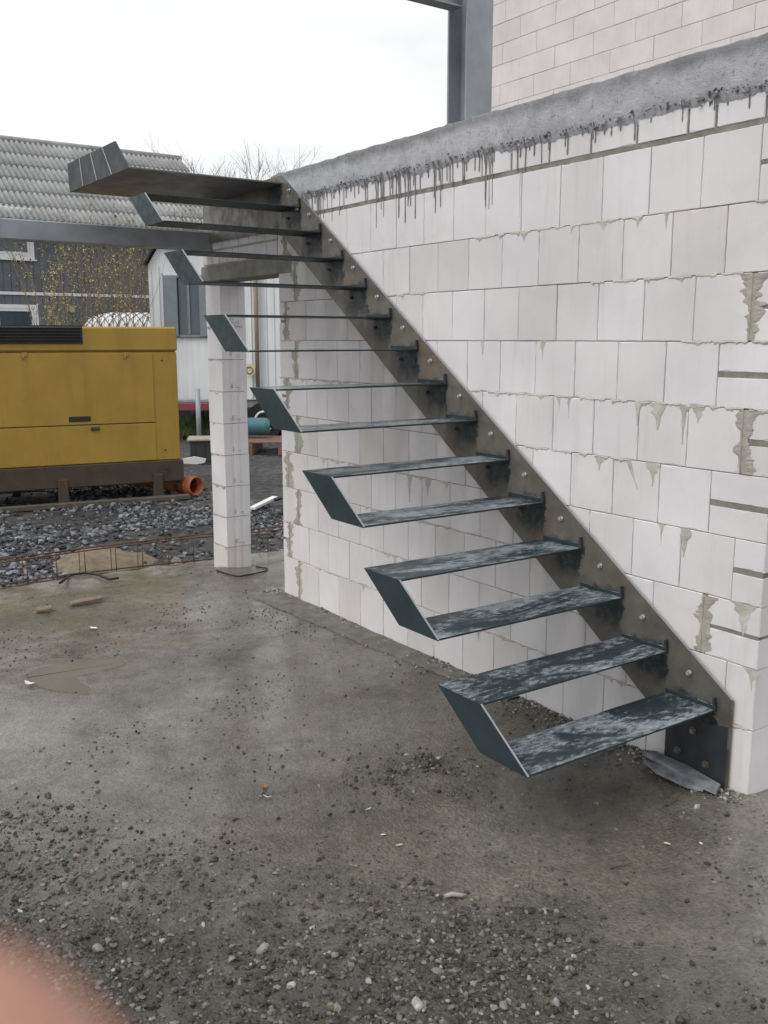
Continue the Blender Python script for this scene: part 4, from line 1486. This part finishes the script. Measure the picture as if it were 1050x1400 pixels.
# ------------------------------------------------------------------ vegetation
def branchy(m, p, dirv, L, r, depth, tips, spread=.5, up=.25, kids=3, seg=5, n=4, zmax=99):
    pts = [Vector(p)]; d = Vector(dirv).normalized()
    for i in range(seg):
        d = (d + Vector((random.gauss(0, .10), random.gauss(0, .10), random.gauss(0, .06) + up * .06))).normalized()
        q = pts[-1] + d * L / seg
        if q.z > zmax - random.uniform(0, .12) * zmax: break
        pts.append(q)
    if len(pts) < 2: return
    m.tube([tuple(q) for q in pts], [r * (1 - .7 * i / seg) for i in range(len(pts))], n, cap=False)
    tips.append(pts)
    if depth:
        for k in range(kids):
            i = random.randint(1, len(pts) - 1)
            nd = (d + Vector((random.gauss(0, spread), random.gauss(0, spread), random.gauss(up, spread * .5)))).normalized()
            branchy(m, pts[i], nd, L * random.uniform(.4, .7), r * .5, depth - 1, tips, spread, up, kids, max(3, seg - 1), max(3, n - 1), zmax)


TWIG = m_plain('brown_twig', (.21, .165, .12), .85, var=.3, sc=4, bump=0)
TWIGF = m_plain('grey_brown_twig', (.28, .25, .24), .9, var=.2, sc=2, bump=0)
BLOS = m_plain('yellow_blossom', (.50, .41, .12), .7, var=.3, sc=10, bump=0)
LEAFG = m_plain('moss_green_leaf', (.07, .09, .035), .8, var=.4, sc=10, bump=0)


def quads(m, pts, s):
    for q in pts:
        a = Vector((random.gauss(0, 1), random.gauss(0, 1), random.gauss(0, 1))).normalized()
        b = a.cross(Vector((random.gauss(0, 1), random.gauss(0, 1), random.gauss(0, 1)))).normalized()
        w = s * random.uniform(.6, 1.3)
        m.add([q - a * w, q + b * w * .6, q + a * w, q - b * w * .6], [(0, 1, 2, 3)])


def bush(px, py, depth, h, w, stems, label, blossom, group=None, name='shrub', mat=TWIG, kids=3, rad=.013):
    d = ray(px, py); p = d * (depth / d[1])
    t = empty(name, (p[0], p[1], -.3), 0, label, 'shrub', group)
    m = MB(); tips = []
    for i in range(stems):
        a = random.uniform(0, 6.28)
        rr = random.uniform(0, .25) * w
        lean = random.uniform(.1, .75) * w / h
        branchy(m, (rr * math.cos(a), rr * math.sin(a), 0), (lean * math.cos(a), lean * math.sin(a) * .6, 1), h * random.uniform(.6, .95), rad, 2, tips, .30, .45, kids, 7, 4, h)
    m.build('stems', mat, t)
    mb = MB(); mg = MB()
    for pts in tips:
        if blossom:
            for q in pts[1:]:
                if random.random() < .52: quads(mb, [q + Vector((random.gauss(0, .03), random.gauss(0, .03), random.gauss(0, .08))) for _ in range(5)], .017)
        for q in pts[2:]:
            if random.random() < .3: quads(mg, [q], .03)
    if blossom: tag(mb.build('blossoms', BLOS, t), kind='stuff')
    tag(mg.build('buds', LEAFG, t), kind='stuff')
    return t


bush(98, 440, 17.5, 4.1, 1.5, 10, 'yellow-flowering shrub in front of the dark house, left one', True)
bush(146, 440, 18.5, 4.6, 1.6, 14, 'tall bare shrub with some yellow blossom, right of the left flowering shrub', True)
bush(192, 440, 23.0, 4.2, 1.9, 15, 'dense brown leafless shrub left of the white trailer', False, kids=4, rad=.017)
bush(262, 440, 24, 5.2, 2.2, 26, 'brown leafless shrub behind the white trailer', False, kids=5, rad=.026)
# brownish garden hedge behind them
d = ray(225, 400); hp = d * (27.5 / d[1])


def bare_tree(px, depth, h, label, lim=3):
    d = ray(px, 463); p = d * (depth / d[1])
    t = empty('bare_tree', (p[0], p[1], -.4), 0, label, 'tree', 'bare trees far behind the yard')
    m = MB(); tips = []
    m.tube([(0, 0, 0), (.05, 0, h * .22), (.0, .05, h * .42)], [.16, .13, .10], 7, cap=False).build('trunk', TWIGF, t)
    m = MB()
    for i in range(9):
        a = random.uniform(0, 6.28); z = h * random.uniform(.18, .44)
        branchy(m, (0, 0, z), (math.cos(a) * random.uniform(.3, .9), math.sin(a) * .7, random.uniform(.7, 1.3)), h * random.uniform(.35, .55), .042, lim, tips, .42, .3, 5, 6, 4, h)
    mm = MB()
    m.build('crown', TWIGF, t)
    return t


bare_tree(276, 44, 10.2, 'leafless tree above the house roof, leftmost of the far trees')
bare_tree(318, 46, 10.4, 'leafless tree seen over the stair landing, between the other far trees')
bare_tree(357, 43, 10.2, 'leafless tree just left of the ring beam end')
bare_tree(230, 40, 7.2, 'low leafless tree behind the right end of the house')

# white tunnel-shaped cover with netting
d = ray(165, 440); cp2 = d * (20.6 / d[1])
cov = empty('white_cover', (cp2[0], cp2[1], .78), R(5), 'white rounded tarpaulin cover under netting behind the generator', 'cover')
cov.scale = (1.33, 1.33, 1.33)
vs, fs = [], []
na, nbk = 40, 14
def cov_p(i, j, off=0.0):
    x_ = -0.58 + 1.75 * i / na
    e = max(.02, 1 - max(0, (-.1 - x_) / .50) ** 2) ** .5
    a = math.pi * j / nbk
    return (x_, -math.cos(a) * (.45 * e + off), (1.02 + .30 * e * math.sin(a) ** .8 + off) - .18)
for i in range(na + 1):
    for j in range(nbk + 1): vs.append(cov_p(i, j))
for i in range(na):
    for j in range(nbk): fs.append((i * (nbk + 1) + j, (i + 1) * (nbk + 1) + j, (i + 1) * (nbk + 1) + j + 1, i * (nbk + 1) + j + 1))
MB().add(vs, fs, True).build('tarpaulin', WHITE, cov)
m = MB()
for s in range(-nbk, na, 3):
    for sg_ in (1, -1):
        pts = []
        for j in range(nbk + 1):
            i = s + j if sg_ > 0 else s + nbk - j
            if 0 <= i <= na: pts.append(cov_p(i, j, .012))
        if len(pts) > 1: m.tube(pts, .006, 3, cap=False)
m.build('net', BLACK, cov)
MB().box((-.45, -.38, -1.3), (1.1, .38, .80)).build('base', DKG, cov)

# grass bank by the trailer
GRASS = m_plain('grass', (.085, .12, .035), .8, var=.4, sc=6, bump=0)
n = 9000
P = at_z(262, 598, ZY)
gx_ = P[0] + rng.uniform(-1.0, .9, n); gy_ = P[1] + rng.uniform(-.3, 4.5, n)
gh = .10 + .16 * rng.uniform(0, 1, n); ga_ = rng.uniform(0, 6.28, n); gz = ZY + .0 + .10 * np.clip((gy_ - P[1]) / 1.5, 0, 1.6)
gw = .012
bx, by = np.cos(ga_) * gw, np.sin(ga_) * gw
lx_, ly_ = rng.normal(0, .06, n), rng.normal(0, .06, n)
v = np.stack([np.stack([gx_ - bx, gy_ - by, gz - .02], -1), np.stack([gx_ + bx, gy_ + by, gz - .02], -1), np.stack([gx_ + lx_, gy_ + ly_, gz + gh], -1)], 1).reshape(-1, 3)
f = np.arange(3 * n).reshape(-1, 3)
o = link('grass', np_mesh('grass', v, f, GRASS))
tag(o, 'green grass growing behind the yard left of the pillar', 'grass', kind='stuff')

# ------------------------------------------------------------------ litter on the floor
LEAFB = m_plain('brown_leaf', (.26, .12, .05), .7, var=.3, sc=40)
PAPER = m_plain('white_scrap_paper', (.70, .70, .68), .6, var=.1)


def scrap(name, px, py, size, mat, label, cat, curl=.4, aspect=.5):
    g_ = ground_at(px, py, .004)
    m = MB(); k = 7; vs, fs = [], []
    for i in range(k):
        t = i / (k - 1) - .5
        w = size * aspect * (1 - (2 * t) ** 2 * .8) * random.uniform(.7, 1.1)
        zz = curl * size * (2 * t) ** 2 * .5 + random.uniform(0, .1) * size
        vs += [(t * 2 * size, -w, zz + .2 * w), (t * 2 * size + random.uniform(-.1, .1) * size, 0, zz), (t * 2 * size, w, zz + .3 * w)]
    vs += [(a, b, c + .0015) for a, b, c in vs]
    o_ = 3 * k
    for i in range(k - 1):
        for j in range(2):
            q = (i * 3 + j, (i + 1) * 3 + j, (i + 1) * 3 + j + 1, i * 3 + j + 1)
            fs += [q[::-1], tuple(a + o_ for a in q)]
    o = m.add(vs, fs).build(name, mat, None, g_, (0, 0, random.uniform(0, 6.28)))
    return tag(o, label, cat)


scrap('leaf', 362, 1079, .022, LEAFB, 'torn brown leaf on the wet floor at centre left', 'leaf', .5)
scrap('white_sliver', 366, 1093, .018, PAPER, 'curved white sliver just below the torn brown leaf', 'scrap', .8, .2)
scrap('paper_scrap', 128, 860, .030, PAPER, 'white paper scrap on the slab beyond the puddle', 'scrap', .3)
scrap('plastic_scrap', 41, 937, .035, PAPER, 'crumpled clear-white plastic scrap at the left end of the puddle', 'scrap', .8, .6)
scrap('stone_chip', 546, 1158, .014, m_plain('yellowish_chip', (.55, .47, .30), .7), 'yellowish white chip right of the centre gravel, below the dirt heap', 'chip', .2)
scrap('white_chip', 524, 1143, .010, PAPER, 'small white chip above the yellowish chip', 'chip', .2)
scrap('white_chip', 504, 1108, .014, PAPER, 'narrow white chip at the left foot of the dirt heap', 'chip', .2, .25)
scrap('white_chip', 912, 1157, .012, m_plain('cream_chip', (.55, .50, .40), .7), 'cream chip on the floor at the right, left of the whiter one', 'chip', .2)
scrap('white_chip', 958, 1157, .009, PAPER, 'tiny white chip on the floor at the far right', 'chip', .2)
g_ = ground_at(622, 1229, .012)
o = MB().tube([(-.035, 0, 0), (-.01, .003, .004), (.018, -.002, .002), (.038, .002, .0)], [.006, .0085, .0075, .004], 6).build('stick', WOODL, None, g_, (0, 0, .1))
tag(o, 'short grey stick lying on the gritty floor below the stair', 'stick')
g_ = ground_at(848, 1188, .008)
o = MB().tube([(-.04, -.004, 0), (0, .0, .003), (.045, .004, .0)], [.003, .004, .002], 5).build('stick', WOODD, None, g_, (0, 0, .25))
tag(o, 'thin dark twig on the floor at the right', 'stick')

# ------------------------------------------------------------------ the photographer's hand: a fingertip at the lens
SKIN = Mat('skin', .5)
SKIN.col(SKIN.ramp(SKIN.noise(120, 3), (.3, (.34, .165, .115)), (.7, (.46, .235, .17))))
SKIN.set('Subsurface Weight', .1)
SKIN.b.inputs['Subsurface Radius'].default_value = (.006, .002, .001)
cr_x = Vector((1, 0, 0)); cr_u = Vector((0, math.sin(PITCH), math.cos(PITCH))); cr_f = Vector((0, math.cos(PITCH), -math.sin(PITCH)))
hv, he, hr = [], [], []


def hp_(x, y, z, r, link_to=None):
    hv.append(Vector((0, 0, CZ)) + cr_x * x + cr_u * y + cr_f * z); hr.append(r)
    if link_to is not None: he.append((link_to, len(hv) - 1))
    return len(hv) - 1


palm = hp_(-.075, -.085, -.075, .024)
pal2 = hp_(-.068, -.078, -.045, .023, palm)
wr = hp_(-.085, -.11, -.125, .026, palm); fa = hp_(-.10, -.17, -.22, .034, wr); hp_(-.11, -.26, -.33, .042, fa)
k1 = hp_(-.063, -.068, -.020, .0115, pal2); k2 = hp_(-.040, -.047, .008, .0095, k1); k3 = hp_(-.0204, -.0275, .0245, .0080, k2); hp_(-.0085, -.0166, .0320, .0077, k3)
for (ox, oy, oz) in ((-.020, -.010, 0), (-.034, -.026, -.008), (-.042, -.044, -.018)):
    k1 = hp_(-.063 + ox, -.068 + oy, -.020 + oz, .011, pal2); k2 = hp_(-.060 + ox, -.058 + oy, .014 + oz, .0092, k1); k3 = hp_(-.050 + ox, -.050 + oy, .030 + oz, .0085, k2); hp_(-.040 + ox, -.050 + oy, .036 + oz, .0072, k3)
k1 = hp_(-.050, -.088, -.070, .013, palm); k2 = hp_(-.028, -.080, -.052, .0105, k1); hp_(-.014, -.068, -.036, .0085, k2)
me = bpy.data.meshes.new('hand')
me.from_pydata([tuple(q) for q in hv], he, [])
ho = link('hand', me)
me.materials.append(SKIN.m)
sk_ = ho.modifiers.new('skin', 'SKIN')
for i, r_ in enumerate(hr):
    me.skin_vertices[0].data[i].radius = (r_, r_)
    me.skin_vertices[0].data[i].use_root = (i == 0)
sk_.use_smooth_shade = True
ss = ho.modifiers.new('subdivision', 'SUBSURF'); ss.levels = 2; ss.render_levels = 2
tag(ho, 'blurred bare fingertip of the photographer hand at the lower left corner', 'hand')
